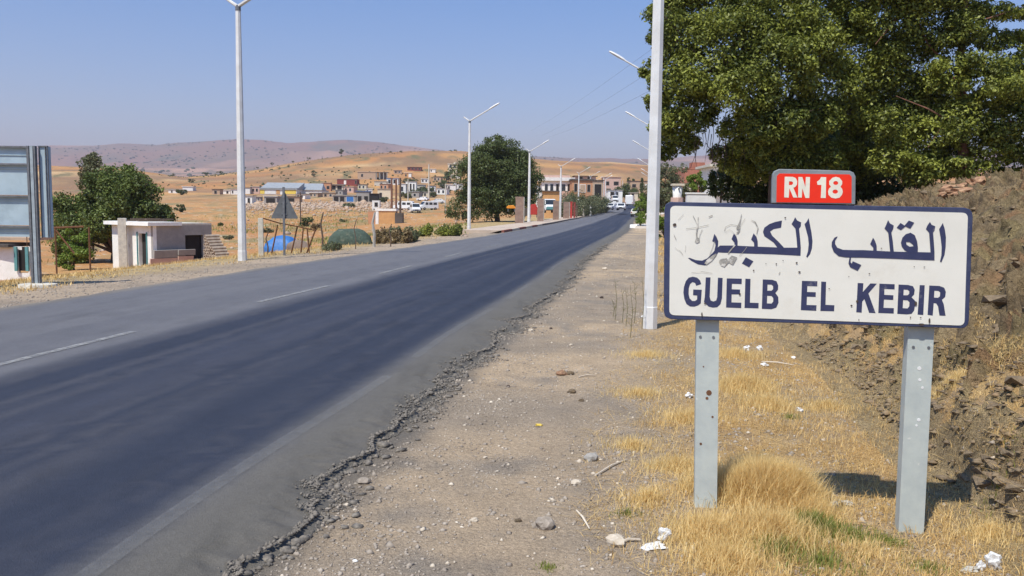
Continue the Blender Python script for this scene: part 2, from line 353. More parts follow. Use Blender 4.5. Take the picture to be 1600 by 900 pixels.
# ground sheet
def zone_colour(X, Y, Z):
    rad = np.hypot(X, Y); ca = np.clip(Y/np.maximum(rad, 1e-6), .35, 1); rY = rad*ca; ys = np.clip(Y, -190, 590)
    l, r = RL(ys), RR(ys); sr = X-r; dl = l-X
    def C(*c): return np.array(c)[None, :]
    def mx(a, b, t): t = np.clip(t, 0, 1)[:, None]; return a*(1-t)+b*t
    n1 = fbm(X*.6, Y*.6, 5, 1); n2 = fbm(X*2.5, Y*2.5, 4, 5); n3 = fbm(X*.09, Y*.09, 4, 8); n4 = fbm(X*9, Y*9, 3, 4)
    gravel = mx(C(.32, .255, .185), C(.46, .345, .225), (n1-.38)*3.2)
    gravel = mx(gravel, C(.23, .2, .165), (n2-.52)*3*(1-sst(.8, 2.6, sr)))
    gravel = mx(gravel, C(.13, .12, .105), (1-sst(.0, .16+.3*n2, sr))*.8*(sr > -.5))
    straw = mx(C(.42, .265, .11), C(.52, .355, .155), (n2-.4)*3); straw = mx(straw, C(.30, .21, .13), (n4-.5)*3); straw = mx(straw, C(.34, .265, .18), (n1-.47)*5)
    right = mx(gravel, straw, sst(1.7, 2.5, sr+(n1-.5)*1.6)); 
    left_sh = mx(C(.40, .31, .22), C(.30, .24, .18), (n1-.4)*3)
    lg = mx(C(.42, .31, .15), C(.34, .25, .13), (n2-.4)*3)
    nb2 = fbm(X*.25, Y*.12, 5, 33); field = mx(C(.42, .205, .08), C(.46, .26, .105), (n3-.35)*3); field = mx(field, C(.27, .2, .09), (nb2-.5)*6*sst(0, 30, dl)); field = mx(field, C(.5, .42, .3), (n2-.66)*6)
    left = mx(left_sh, lg, sst(1.6, 3.5, dl+(n1-.5)*2)); left = mx(left, field, sst(7, 13, dl+(n1-.5)*6))
    c = np.where((X > .5*(l+r))[:, None], right, left)
    hn = fbm(X*.02, Y*.008, 5, 6); hn2 = fbm(X*.006, Y*.02, 4, 2)
    hill = mx(C(.41, .20, .075), C(.48, .27, .105), (hn-.4)*3.5); hill = mx(hill, C(.26, .15, .085), (hn2-.5)*4)
    strk = fbm(X*.004+Y*.004, Y*.03-X*.012, 4, 12); hill = mx(hill, C(.52, .36, .18), (strk-.60)*6); h5 = fbm(X*.05, Y*.02, 5, 51); hill = mx(hill, C(.24, .15, .08), (h5-.47)*4.5); hill = mx(hill, C(.16, .14, .07), (fbm(X*.12, Y*.05, 4, 52)-.62)*8)
    c = mx(c, hill, sst(230, 380, rY))
    mn = fbm(X*.0016, Y*.0010, 5, 6); mtn = mx(C(.28, .155, .105), C(.22, .155, .105), (mn-.4)*3); mtn = mx(mtn, C(.14, .13, .09), (fbm(X*.006, Y*.003, 4, 22)-.56)*5)
    mtn = mx(mtn, C(.45, .27, .18), (fbm(X*.003, Y*.0016, 4, 32)-.55)*5)
    mtn = mx(mtn, C(.12, .12, .09), (1-sst(2600, 3300, rY))*.65*(fbm(X*.01, Y*.004, 3, 2) > .42))
    return mx(c, mtn, sst(1000, 1800, rY))
NR = 620
rads = np.concatenate([[.6], np.exp(np.linspace(math.log(1.3), math.log(11000), NR))])
az = np.concatenate([np.radians(np.linspace(-42, 42, 540)), np.radians(np.linspace(42, 318, 70))[1:-1]])
A, R_ = np.meshgrid(az, rads); X = (R_*np.sin(A)).ravel(); Y = (R_*np.cos(A)).ravel(); Z = ground_z(X, Y)
# the bank has its own finer sheet: sink this one under it
def bank_zone(X, Y): 
    D = X-foot(np.clip(Y, -190, 590)); return (D > .5) & (D < 8.0) & (Y > 1.6) & (Y < 42)
Z = Z-.35*bank_zone(X, Y)
na, nr = len(az), len(rads); ii = np.arange(nr-1)[:, None]*na; jj = np.arange(na)[None, :]; j2 = (np.arange(na)+1)[None, :] % na
Q = np.stack([ii+jj, ii+j2, ii+na+j2, ii+na+jj], -1).reshape(-1, 4)
V = np.stack([X, Y, Z], 1); C0 = zone_colour(X, Y, Z)
me = np_mesh('ground', V, Q[:, ::-1], MAT['ground'], col=C0, smooth=True)
ground = link_mesh('ground', me, None); tag(ground, kind='structure')
# ------------------------------------------------------------------ rocky bank
nb_a, nb_b = 760, 330
ya = np.exp(np.linspace(math.log(1.4), math.log(46), nb_a)); tb = np.linspace(-.6, 9.0, nb_b)
YA, TB = np.meshgrid(ya, tb, indexing='ij'); YA = YA.ravel(); TB = TB.ravel(); XB = foot(YA)+TB
ZB = ground_z(XB, YA)
def strata(YA, TB):
    h = TB*.75; wob = (fbm(YA*.35, TB*.35, 3, 4)-.5)*1.1
    q = (h*.92-YA*.16+wob)/.17; q2 = q+ (fbm(YA*2.2, TB*2.2, 3, 7)-.5)*2.2
    fr = q2-np.floor(q2); amp = vnoise(np.floor(q2)*7.3, YA*1.6)
    return (fr**2.2-.35)*amp, q2
rocky = sst(.30, .46, fbm(YA*.32+3, TB*.45, 4, 41)+.10*sst(0, .3, TB)*(1-sst(2.5, 5, TB)))
rocky = np.maximum(rocky, (1-sst(.7, 1.4, TB))*sst(.2, .4, TB)*(1-sst(9, 14, YA))*.95)
st, q2 = strata(YA, TB); mask = sst(.05, .5, TB)*(1-sst(7.5, 8.6, TB))
lump = (fbm(YA*1.3, TB*1.3, 4, 13)-.5)
d = mask*(st*(.04+.30*rocky)+lump*.24+(fbm(YA*6, TB*6, 3, 5)-.5)*.07+rocky*(fbm(YA*9, TB*14, 3, 5)-.5)*.12)
ZB = ZB+.01+d*.8-(TB < .0)*.0; XB = XB-d*.55
edge = np.maximum(1-sst(-.6, -.2, TB), np.maximum(sst(8.4, 9, TB), np.maximum(sst(40, 45, YA), 1-sst(1.4, 1.6, YA))))
ZB = ZB-edge*.12
n1 = fbm(YA*1.1, TB*1.1, 4, 61); n2 = fbm(YA*5, TB*5, 3, 62); 
cA = np.array([.26, .19, .105]); cB = np.array([.42, .285, .115]); cC = np.array([.10, .08, .06]); cD = np.array([.30, .16, .08])
c = cB[None]*(1-rocky[:, None])+cA[None]*rocky[:, None]
t = np.clip((n1-.42)*4, 0, 1)[:, None]*.65; c = c*(1-t)+np.array([.27, .215, .10])[None]*t
t = np.clip((n2-.55)*6, 0, 1)[:, None]*.6; c = c*(1-t)+cC[None]*t
t = np.clip((fbm(YA*2.4, TB*2.4, 3, 71)-.6)*7, 0, 1)[:, None]*.6; c = c*(1-t)+cD[None]*t
t = (np.clip(1-(TB-.0)/.5, 0, 1)*.8)[:, None]; c = c*(1-t)+np.array([.36, .27, .15])[None]*t
idx = np.arange(nb_a-1)[:, None]*nb_b+np.arange(nb_b-1)[None]; Q = np.stack([idx, idx+nb_b, idx+nb_b+1, idx+1], -1).reshape(-1, 4)
me = np_mesh('rocky_bank', np.stack([XB, YA, ZB], 1), Q[:, ::-1], MAT['bank'], col=c, smooth=False)
bank = link_mesh('rocky_bank', me, None); tag(bank, kind='structure')
if me.polygons[1000].normal.z < 0: me.flip_normals()
BANKP = np.stack([XB, YA, ZB], 1).reshape(nb_a, nb_b, 3); ROCKY = rocky.reshape(nb_a, nb_b)
if ground.data.polygons[5000].normal.z < 0: ground.data.flip_normals()
# ------------------------------------------------------------------ road
ys = np.concatenate([np.linspace(-40, 2, 60)[:-1], np.exp(np.linspace(math.log(2), math.log(60), 900))[:-1], np.linspace(60, 460, 260)])
NV = 96
vv = np.concatenate([[-.03], np.linspace(0, .94, NV-22), np.linspace(.944, 1, 20), [1.012]])
YY, VV = np.meshgrid(ys, vv, indexing='ij'); sh = YY.shape
rag = ((fbm(YY*1.6, 0*YY, 4, 3)-.5)*.42+(fbm(YY*8, 0*YY, 3, 3)-.5)*.09)*(1-.5*sst(20, 60, YY))
ragl = (fbm(YY*1.1, 0*YY+9, 4, 3)-.5)*.45
Lx = RL(YY)+ragl; Rx = RR(YY)+rag; Vc = np.clip(VV, 0, 1)
XX = Lx+(Rx-Lx)*VV
ZZ = RZ(YY)+.05*(1-(2*Vc-1)**2)*.6
lat = (Rx-Lx)*(1-Vc)       # metres from the right edge
ZZ = ZZ+.004*(fbm(XX*2, YY*2, 3)-.5)*2-.035*(1-sst(0, .3, lat+(fbm(XX*6, YY*6, 3)-.5)*.3))+.02*(1-sst(.1, .5, lat))*(fbm(XX*14, YY*14, 3)-.5)
skirt = (VV > 1) | (VV < 0); ZZ = np.where(skirt, ZZ-.05, ZZ)
X, Y = XX.ravel(), YY.ravel(); v = np.clip((X-RL(Y))/(RR(Y)-RL(Y)), 0, 1.02); lat = lat.ravel()
nl = .5*fbm(v*16, Y*.02, 4, 5)+.5*fbm(v*60, Y*.06, 4, 7); nf = fbm(X*7, Y*1.2, 3, 6); np_ = fbm(v*3, Y*.05, 3, 15)
def C(*c): return np.array(c)[None, :]
def mx(a, b, t): t = np.clip(t, 0, 1)[:, None]; return a*(1-t)+b*t
cl = .47
c = mx(C(.122, .121, .13), C(.155, .152, .157), (nl-.35)*2.5)
dark = mx(C(.028, .034, .053), C(.052, .057, .077), (nl-.4)*1.8); dark = mx(dark, C(.085, .083, .092), (fbm(v*45, Y*.05, 4, 25)-.5)*2.2)  # dark asphalt; the blue in its colour stands in for reflected sky sheen
# wheel tracks of the darker lane
vr = v
tr = np.exp(-((vr-.66)/.03)**2)*.22
dark = mx(dark, C(.075, .077, .098), tr*1.0*(.5+nl))
c = mx(c, dark, sst(cl-.015, cl+.035, v+(np_-.5)*.02)*(1-sst(.885, .96, v+(nl-.5)*.08)))
c = mx(c, C(.128, .118, .10), sst(.885, .955, v+(nl-.5)*.04))
c = mx(c, C(.13, .118, .10), (1-sst(.0, .22, lat+(nf-.5)*.3))*.7)
c = mx(c, C(.22, .19, .15), (1-sst(.0, .05, v+(nl-.5)*.03))*.8)
c = mx(c, c*.82, (nf-.55)*3)
n0, n1_ = sh; idx = np.arange(n0-1)[:, None]*n1_+np.arange(n1_-1)[None]; Q = np.stack([idx, idx+1, idx+n1_+1, idx+n1_], -1).reshape(-1, 4)
me = np_mesh('road', np.stack([X, Y, ZZ.ravel()], 1), Q, MAT['road'], col=c, smooth=True); road = link_mesh('road', me, None); tag(road, kind='structure')
if me.polygons[2000].normal.z < 0: me.flip_normals()
def road_top(x, y):
    l, r = RL(y), RR(y); v = (x-l)/(r-l); return float(RZ(y)+.03*(1-(2*v-1)**2))
def strip(name, pts, w, lift=.009, m_='road_paint'):
    vs = []; 
    for i, (x, y) in enumerate(pts):
        a = pts[max(i-1, 0)]; b = pts[min(i+1, len(pts)-1)]; dx, dy = b[0]-a[0], b[1]-a[1]; L_ = math.hypot(dx, dy); nx, ny = dy/L_, -dx/L_
        for s_ in (-.5, .5): vs.append((x+nx*w*s_, y+ny*w*s_, road_top(x+nx*w*s_, y+ny*w*s_)+lift))
    fs = [(2*i, 2*i+1, 2*i+3, 2*i+2) for i in range(len(pts)-1)]
    return MB().add(vs, fs).build(name, MAT[m_])
def ctr(y): return np.interp(y, [0, 8.25, 10.5, 13.9, 16.8, 20.1, 22.8, 27.6, 30, 49, 92, 160], [-5.6, -4.95, -4.64, -4.1, -3.62, -3.09, -2.71, -2.06, -1.75, 1.6, 8.3, 18])
for a, b in ((4.6, 10.5), (13.9, 16.9), (20.1, 22.9), (27.2, 30.0), (34, 37), (41, 44), (48, 51)):
    o = strip('centre_line_dash', [(float(ctr(y)), y) for y in np.linspace(a, b, 8)], .1); tag(o, kind='structure')
for a, b in ((2.5, 8.0), (9.0, 13.5), (15, 18), (20, 27), (31, 38)):
    o = strip('edge_line_remnant', [(float(RR(y))-.62+.03*math.sin(y), y) for y in np.linspace(a, b, 12)], .10, m_='worn_paint'); tag(o, kind='structure')
# crumbled asphalt edge
def rock_mesh(name, m_, seed, flat=.6, jag=.35, sub=1):
    rr = random.Random(seed); bm = bmesh.new(); bmesh.ops.create_icosphere(bm, subdivisions=sub, radius=.5)
    for v in bm.verts:
        v.co *= 1+rr.uniform(-jag, jag)*.7; v.co.z *= flat
    me = bpy.data.meshes.new(name); bm.to_mesh(me); bm.free(); me.materials.append(m_); return me
def scatter(name, pts, sizes, m_, flat=.6, kind='stuff', label=None, jag=.3, cols=None):
    ico = bmesh.new(); bmesh.ops.create_icosphere(ico, subdivisions=1 if len(pts) < 3000 else 1, radius=.5)
    bv = np.array([v.co[:] for v in ico.verts]); bf = np.array([[v.index for v in f.verts] for f in ico.faces]); ico.free()
    if len(pts) > 2500:   # octahedra for the small ones
        bv = np.array([(.5, 0, 0), (-.5, 0, 0), (0, .5, 0), (0, -.5, 0), (0, 0, .5), (0, 0, -.5)]); bf = np.array([(0, 2, 4), (2, 1, 4), (1, 3, 4), (3, 0, 4), (2, 0, 5), (1, 2, 5), (3, 1, 5), (0, 3, 5)])
    n = len(pts); P = np.asarray(pts, float); S = np.asarray(sizes, float)
    sc = np.stack([S*RS.uniform(.7, 1.4, n), S*RS.uniform(.6, 1.1, n), S*flat*RS.uniform(.6, 1.3, n)], 1)
    a = RS.uniform(0, 6.28, n); V = bv[None]*(1+RS.uniform(-jag, jag, (n, len(bv), 1)))*sc[:, None]
    x = V[..., 0]*np.cos(a)[:, None]-V[..., 1]*np.sin(a)[:, None]; y = V[..., 0]*np.sin(a)[:, None]+V[..., 1]*np.cos(a)[:, None]
    V = np.stack([x, y, V[..., 2]], -1)+P[:, None]
    Fc = (bf[None]+np.arange(n)[:, None, None]*len(bv)).reshape(-1, 3)
    o = link_mesh(name, np_mesh(name, V.reshape(-1, 3), Fc, m_), None); tag(o, label, None, None, kind); return o
n = 15000; y = np.exp(RS.uniform(math.log(2.6), math.log(40), n)); spread = .35+2.2*np.clip(fbm(y*1.3, 0*y+5, 3, 44)-.38, 0, 1)*2
e = RR(y)+((fbm(y*1.6, 0*y, 4, 3)-.5)*.42+(fbm(y*8, 0*y, 3, 3)-.5)*.09)
dx = RS.normal(0, .04, n)+.01; x = e+dx*spread*1.3; z = np.where(x < e, RZ(y)-.01, ground_z(x, y)+.004)
scatter('asphalt_crumbs', np.stack([x, y, z], 1), np.clip(RS.lognormal(math.log(.0125), .5, n), .006, .045)*(1+y*.03), MAT['asphalt_crumb'], .7, label='dark crumbs broken from the asphalt edge')
n = 240; y = np.exp(RS.uniform(math.log(2.8), math.log(22), n)); e = RR(y)+(fbm(y*1.6, 0*y, 4, 3)-.5)*.42; x = e+np.abs(RS.normal(0, .12, n))-.02
scatter('asphalt_chunks', np.stack([x, y, ground_z(x, y)+.006], 1), RS.uniform(.035, .085, n), MAT['asphalt_crumb'], .45, label='larger broken chunks of asphalt beside the road edge')
n = 44000; y = np.exp(RS.uniform(math.log(2.4), math.log(45), n)); x = RR(y)+RS.uniform(-.05, 3.9, n); keep = fbm(x*1.3, y*1.3, 3, 77) > RS.uniform(.2, .62, n); x, y = x[keep], y[keep]
scatter('gravel', np.stack([x, y, ground_z(x, y)+.001], 1), np.clip(RS.lognormal(math.log(.0125), .5, len(x)), .005, .05)*(1+y*.03), MAT['pebble'], .6, label='small grey gravel strewn over the dirt shoulder')
n = 2600; y = np.exp(RS.uniform(math.log(2.4), math.log(45), n)); x = RR(y)+RS.uniform(.1, 3.9, n)
scatter('pale_gravel', np.stack([x, y, ground_z(x, y)+.002], 1), np.clip(RS.lognormal(math.log(.014), .5, n), .006, .05)*(1+y*.025), MAT['pebble_pale'], .55, label='pale pebbles strewn over the dirt shoulder')
n = 5000; y = np.exp(RS.uniform(math.log(12), math.log(60), n)); x = RL(y)-RS.uniform(0, 4.5, n)
scatter('verge_gravel', np.stack([x, y, ground_z(x, y)+.003], 1), RS.uniform(.02, .06, n), MAT['pebble'], .6, label='gravel along the far verge of the road')
# ------------------------------------------------------------------ town sign
SL = D3(1040, 410, 4.55); SR_ = D3(1516, 420, 4.35)
SU = Vector((SR_.x-SL.x, SR_.y-SL.y, 0)).normalized(); SN = Vector((SU.y, -SU.x, 0)).normalized()   # SN looks to the camera
def spl(px, py):
    d = ray(px, py); o = Vector((0, 0, EYE)); t = (SL-o).dot(SN)/d.dot(SN); return o+d*t
S0 = Vector((SL.x, SL.y, 0))
def suv(px, py):
    p = spl(px, py)-S0; return (p.dot(SU), p.z)
def sw(u, v, h=0): return S0+SU*u+Vector((0, 0, v))+SN*h
print('sign corners', [tuple(round(c, 3) for c in suv(*p)) for p in ((1039, 315), (1518, 325), (1511, 512), (1037, 497))])
sign = empty('town_sign', (S0.x, S0.y, gz(S0.x, S0.y)), 'rectangular white town name sign with navy rim on two grey legs, red route plate above', 'sign')
SINV = Vector(sign.location)
def loc(p): return Vector(p)-SINV
def quadcorner(c, rad, n=6):
    """rounded quadrilateral from four (u,v) corners"""
    out = []
    for i in range(4):
        p = Vector(c[i]); a = (Vector(c[i-1])-p).normalized(); b = (Vector(c[(i+1) % 4])-p).normalized()
        p0 = p+a*rad; p1 = p+b*rad
        for k in range(n+1):
            t = k/n; out.append(tuple((p0*(1-t)+p*t)*(1-t)+(p*(1-t)+p1*t)*t))
    return out
def flat(mb, rings, h, mi=0):
    vs = [[Vector((u, v, 0)) for u, v in r] for r in rings]; tri = tessellate_polygon(vs)
    allp = [p for r in rings for p in r]; mb.add([loc(sw(u, v, h)) for u, v in allp], tri, mi)
outer = [suv(1038.5, 315), suv(1518.5, 325), suv(1511.5, 513), suv(1037, 497.5)]
inner = [suv(1047, 321.5), suv(1510, 332.5), suv(1504.5, 508), suv(1045.5, 491.5)]
oc = quadcorner(outer, .045, 7); ic = quadcorner(inner, .028, 5)
# slightly dented rim: real waver on the outline
oc2 = [(u+random.uniform(-.0012, .0012), v+random.uniform(-.0015, .0015)) for u, v in oc]
mb = MB(); mb.prism(oc2, lambda p: loc(sw(p[0], p[1], .018)), lambda p: loc(sw(p[0], p[1], -.022))); o = mb.build('panel_rim', MAT['sign_rim'], sign, bevel=.003)
mb = MB(); mb.prism(ic, lambda p: loc(sw(p[0], p[1], .0205)), lambda p: loc(sw(p[0], p[1], .0185))); face = mb.build('panel_face', MAT['sign_white'], sign)
ZA = lambda p: suv(1030+p[0]/4.5, 310+p[1]/4.5)
ZB_ = lambda p: suv(1280+p[0]/4.5, 310+p[1]/4.5)
ZC = lambda p: suv(1195+p[0]/10.667, 255+p[1]/10.667)
def ell(cx, cy, rx, ry, n=14): return [(cx+rx*math.cos(2*math.pi*k/n), cy+ry*math.sin(2*math.pi*k/n)) for k in range(n)]
arab = [
 (ZA, [[(1045, 138), (1053, 180), (1065, 240), (1072, 300), (1068, 350), (1055, 390), (1035, 416), (1028, 408), (1040, 370), (1045, 320), (1040, 270), (1028, 225), (1016, 180), (1030, 165)]]),
 (ZA, [[(950, 132), (965, 155), (992, 168), (990, 195), (978, 212), (985, 280), (990, 345), (988, 402), (800, 392), (600, 386), (500, 382), (440, 380), (412, 378), (400, 400), (365, 440), (320, 470), (270, 462), (225, 438), (200, 418), (212, 416), (255, 432), (300, 436), (335, 420), (370, 385), (400, 350), (425, 330), (520, 330), (690, 338), (870, 345), (965, 345), (960, 280), (952, 212), (925, 180), (940, 155)]]),
 (ZA, [[(858, 155), (852, 205), (800, 215), (775, 232), (790, 262), (830, 300), (868, 340), (876, 352), (832, 352), (800, 310), (765, 285), (735, 265), (725, 235), (735, 205), (770, 180), (810, 165)]]),
 (ZA, [[(385, 248), (400, 270), (412, 300), (410, 335), (400, 360), (385, 366), (393, 330), (390, 310), (370, 300)]]),
 (ZA, [[(522, 245), (540, 270), (548, 300), (547, 342), (526, 342), (525, 310), (505, 285)]]),
 (ZA, [[(660, 245), (680, 270), (688, 300), (689, 348), (664, 348), (662, 310), (642, 288)]]),
 (ZA, [[(605, 412), (658, 440), (628, 482), (578, 455)]]),
 (ZB_, [[(858, 172), (872, 215), (880, 270), (878, 340), (870, 395), (848, 448), (838, 442), (848, 400), (850, 340), (842, 270), (832, 215), (845, 195)]]),
 (ZB_, [[(768, 165), (780, 185), (805, 195), (800, 225), (790, 240), (795, 300), (800, 375), (800, 434), (690, 430), (500, 422), (300, 415), (180, 413), (130, 405), (95, 375), (80, 335), (82, 305), (100, 275), (122, 265), (118, 275), (105, 295), (105, 320), (120, 345), (160, 360), (230, 362), (300, 362), (500, 372), (570, 374), (690, 376), (772, 378), (768, 320), (762, 240), (740, 215), (750, 190)]]),
 (ZB_, [[(370, 275), (385, 300), (395, 330), (396, 374), (371, 374), (372, 345), (350, 320)]]),
 (ZB_, [[(475, 152), (488, 175), (515, 190), (510, 215), (498, 238), (508, 300), (516, 380), (490, 380), (484, 320), (476, 240), (450, 210), (460, 190)]]),
 (ZB_, [[(565, 310), (575, 275), (600, 250), (632, 240), (662, 258), (678, 300), (684, 345), (682, 384), (622, 382), (590, 362), (570, 335)], [(600, 305), (625, 305), (645, 320), (655, 335), (625, 338), (605, 325)]]),
 (ZB_, [[(562, 172), (590, 190), (620, 155), (658, 170), (630, 212), (597, 196), (565, 222), (535, 205)]]),
 (ZB_, [[(228, 440), (288, 466), (262, 506), (210, 482)]]),
 (ZB_, [[(206, 408), (216, 410), (212, 445), (222, 460), (210, 481), (198, 455)]]),
]
latin = [
 (ZA, [[(293, 600), (285, 575), (265, 555), (235, 548), (205, 555), (185, 580), (172, 620), (168, 660), (175, 705), (190, 740), (215, 757), (245, 758), (270, 750), (290, 735), (297, 640), (237, 638), (236, 678), (265, 680), (264, 708), (250, 718), (230, 718), (212, 700), (205, 670), (206, 630), (215, 600), (232, 586), (250, 592), (258, 612)]]),
 (ZA, [[(325, 553), (358, 553), (352, 690), (360, 715), (378, 722), (398, 715), (405, 690), (410, 555), (443, 557), (438, 700), (428, 740), (405, 762), (375, 765), (345, 758), (325, 738), (312, 725), (318, 690)]]),
 (ZA, [[(472, 560), (577, 562), (576, 600), (508, 598), (507, 636), (565, 638), (564, 672), (506, 672), (505, 728), (574, 730), (573, 768), (467, 764)]]),
 (ZA, [[(602, 562), (638, 564), (634, 730), (695, 732), (694, 770), (596, 767)]]),
 (ZA, [[(724, 567), (790, 570), (820, 580), (832, 610), (830, 640), (812, 662), (832, 690), (834, 730), (818, 765), (785, 776), (717, 773)], [(757, 603), (785, 604), (796, 615), (796, 635), (785, 646), (756, 646)], [(755, 682), (785, 683), (797, 697), (797, 722), (785, 736), (753, 735)]]),
 (ZA, [[(998, 577), (1106, 580), (1105, 616), (1036, 614), (1034, 655), (1095, 657), (1094, 690), (1033, 688), (1031, 746), (1100, 748), (1098, 787), (990, 782)]]),
 (ZB_, [[(8, 582), (42, 584), (38, 745), (100, 748), (98, 790), (2, 788)]]),
 (ZB_, [[(263, 592), (303, 594), (299, 655), (352, 595), (397, 597), (338, 665), (388, 803), (343, 801), (310, 705), (295, 722), (291, 800), (253, 797)]]),
 (ZB_, [[(415, 597), (522, 601), (521, 637), (450, 634), (449, 675), (513, 678), (512, 711), (447, 708), (444, 766), (516, 768), (515, 806), (407, 802)]]),
 (ZB_, [[(549, 603), (615, 606), (650, 615), (662, 640), (658, 672), (640, 692), (660, 712), (676, 738), (662, 760), (658, 785), (640, 808), (610, 812), (540, 808)], [(585, 638), (612, 640), (624, 650), (623, 668), (612, 678), (583, 678)], [(581, 712), (612, 714), (625, 726), (624, 755), (612, 770), (578, 768)]]),
 (ZB_, [[(697, 607), (732, 608), (722, 816), (682, 813)]]),
 (ZB_, [[(764, 610), (835, 613), (868, 625), (880, 655), (875, 690), (852, 710), (865, 740), (878, 822), (835, 820), (825, 755), (812, 735), (795, 733), (788, 820), (752, 815)], [(800, 646), (828, 648), (840, 658), (838, 685), (825, 696), (797, 694)]]),
]
mb = MB()
for i, (fn, rings) in enumerate(arab): flat(mb, [[fn(p) for p in r] for r in rings], .0214+i*.00012)
mb.build('arabic_lettering', MAT['sign_blue'], sign)
mb = MB()
for a_, b_ in ((0, 5), (5, 7), (7, 12)):
    mb = MB()
    for fn, rings in latin[a_:b_]: flat(mb, [[fn(p) for p in r] for r in rings], .0214)
    mb.build('latin_word', MAT['sign_blue'], sign)
# scraped patches, chips and bullet marks on the face
def stroke(mb, fn, pts, ws, h):
    L_ = []; R2 = []
    for i, p in enumerate(pts):
        a = Vector(pts[max(i-1, 0)]); b = Vector(pts[min(i+1, len(pts)-1)]); d_ = (b-a).normalized(); w = ws[i] if isinstance(ws, (list, tuple)) else ws
        L_.append((p[0]-d_.y*w/2, p[1]+d_.x*w/2)); R2.append((p[0]+d_.y*w/2, p[1]-d_.x*w/2))
    flat(mb, [[fn(q) for q in L_+R2[::-1]]], h)
mb = MB()
flat(mb, [[ZA(p) for p in ((415, 440), (430, 424), (470, 418), (480, 428), (505, 400), (545, 412), (515, 465), (485, 448), (455, 480), (432, 470))]], .0242)
flat(mb, [[ZA(p) for p in ((330, 432), (372, 398), (398, 385), (400, 396), (368, 436), (330, 464), (314, 456))]], .0243)
flat(mb, [[ZA(p) for p in ((255, 285), (266, 270), (282, 285), (280, 305), (262, 312), (248, 302))]], .0244)
for pts, w in (([(272, 130), (268, 190), (260, 240), (262, 290)], [4, 12, 8, 10]), ([(300, 215), (285, 250), (276, 285)], 3), ([(185, 212), (250, 206), (345, 186)], 3), ([(235, 120), (250, 150), (268, 185)], 3),
               ([(455, 230), (462, 200), (500, 182), (545, 190)], 3), ([(575, 110), (565, 160), (545, 215)], [3, 8, 18]), ([(545, 245), (560, 225), (565, 195)], [10, 8, 4]), ([(640, 150), (670, 165), (690, 205), (680, 250)], [2, 6, 8, 4]),
               ([(480, 385), (500, 360), (530, 325)], 8), ([(560, 400), (590, 370), (612, 340)], 3), ([(520, 240), (490, 215), (462, 240)], 2), ([(345, 130), (372, 118)], 6), ([(225, 520), (300, 512), (370, 524)], 2.5),
               ([(110, 345), (150, 372), (165, 395)], 2.5), ([(185, 330), (180, 372)], 2.5), ([(100, 250), (118, 290)], 3), ([(835, 530), (845, 515)], 5), ([(130, 150), (170, 110)], 2), ([(600, 140), (560, 200), (530, 260)], 2), ([(385, 300), (372, 345), (350, 400)], 3)):
    stroke(mb, ZA, pts, w, .0245+random.random()*.0003)
mb.build('scrape_marks', MAT['scratch'], sign)['kind'] = 'stuff'
mb = MB()
for fn, x, y, rx, ry in ((ZA, 107, 185, 13, 11), (ZA, 880, 136, 7, 5), (ZA, 818, 458, 5, 5), (ZA, 960, 451, 7, 6), (ZA, 980, 515, 9, 6), (ZA, 660, 504, 6, 5), (ZA, 745, 457, 4, 3), (ZA, 298, 812, 5, 16), (ZA, 865, 435, 5, 3), (ZA, 562, 670, 7, 8), (ZA, 320, 735, 8, 5),
                         (ZB_, 343, 527, 6, 4), (ZB_, 657, 478, 5, 3), (ZB_, 728, 480, 6, 3), (ZB_, 218, 750, 7, 6), (ZB_, 631, 832, 4, 6), (ZB_, 702, 834, 6, 4), (ZB_, 764, 856, 7, 19), (ZB_, 668, 735, 9, 16), (ZB_, 428, 349, 6, 3), (ZB_, 63, 632, 6, 3), (ZB_, 258, 720, 8, 10), (ZB_, 705, 882, 22, 8), (ZB_, 200, 548, 3, 4), (ZB_, 270, 850, 3, 8)):
    flat(mb, [[fn(p) for p in [(a+random.uniform(-.3, .3)*rx*.5, b) for a, b in ell(x, y, rx, ry, 9)]]], .0252)
mb.build('chip_marks', MAT['chip'], sign)['kind'] = 'stuff'
# route plate
pl = [ZC(p) for p in ((105, 665), (112, 300), (122, 190), (150, 135), (230, 100), (820, 112), (1400, 130), (1465, 160), (1497, 225), (1495, 450), (1490, 690))]
ri = [ZC(p) for p in ((180, 650), (188, 215), (230, 175), (1390, 190), (1428, 230), (1425, 665))]
mb = MB(); mb.prism(pl[::-1], lambda p: loc(sw(p[0], p[1], .022)), lambda p: loc(sw(p[0], p[1], -.012))); plate = mb.build('route_plate', MAT['plate_rim'], sign, bevel=.003); tag(plate, 'small rounded plate with red face and grey rim')
mb = MB(); mb.prism(ri[::-1], lambda p: loc(sw(p[0], p[1], .0238)), lambda p: loc(sw(p[0], p[1], .0224))); mb.build('plate_face', MAT['sign_red'], plate)
num = [[[(318, 228), (450, 230), (500, 250), (525, 300), (520, 360), (490, 400), (460, 410), (530, 575), (460, 572), (395, 420), (385, 575), (308, 570)], [(390, 305), (430, 305), (455, 320), (455, 345), (435, 365), (388, 368)]],
 [[(545, 232), (610, 234), (660, 400), (668, 232), (738, 234), (725, 582), (660, 580), (610, 420), (600, 575), (540, 572)]],
 [[(920, 234), (1005, 236), (998, 582), (915, 580), (925, 365), (860, 362), (852, 310), (895, 280)]],
 [[(1110, 245), (1165, 230), (1225, 245), (1270, 300), (1270, 350), (1240, 395), (1270, 430), (1280, 480), (1265, 530), (1225, 575), (1160, 590), (1090, 575), (1045, 530), (1035, 475), (1050, 425), (1085, 395), (1055, 355), (1055, 300)], ell(1163, 332, 42, 33), ell(1155, 475, 45, 35)]]
mb = MB()
for r in num: flat(mb, [[ZC(p) for p in q] for q in r], .0248)
mb.build('route_lettering', MAT['letter_cream'], plate)
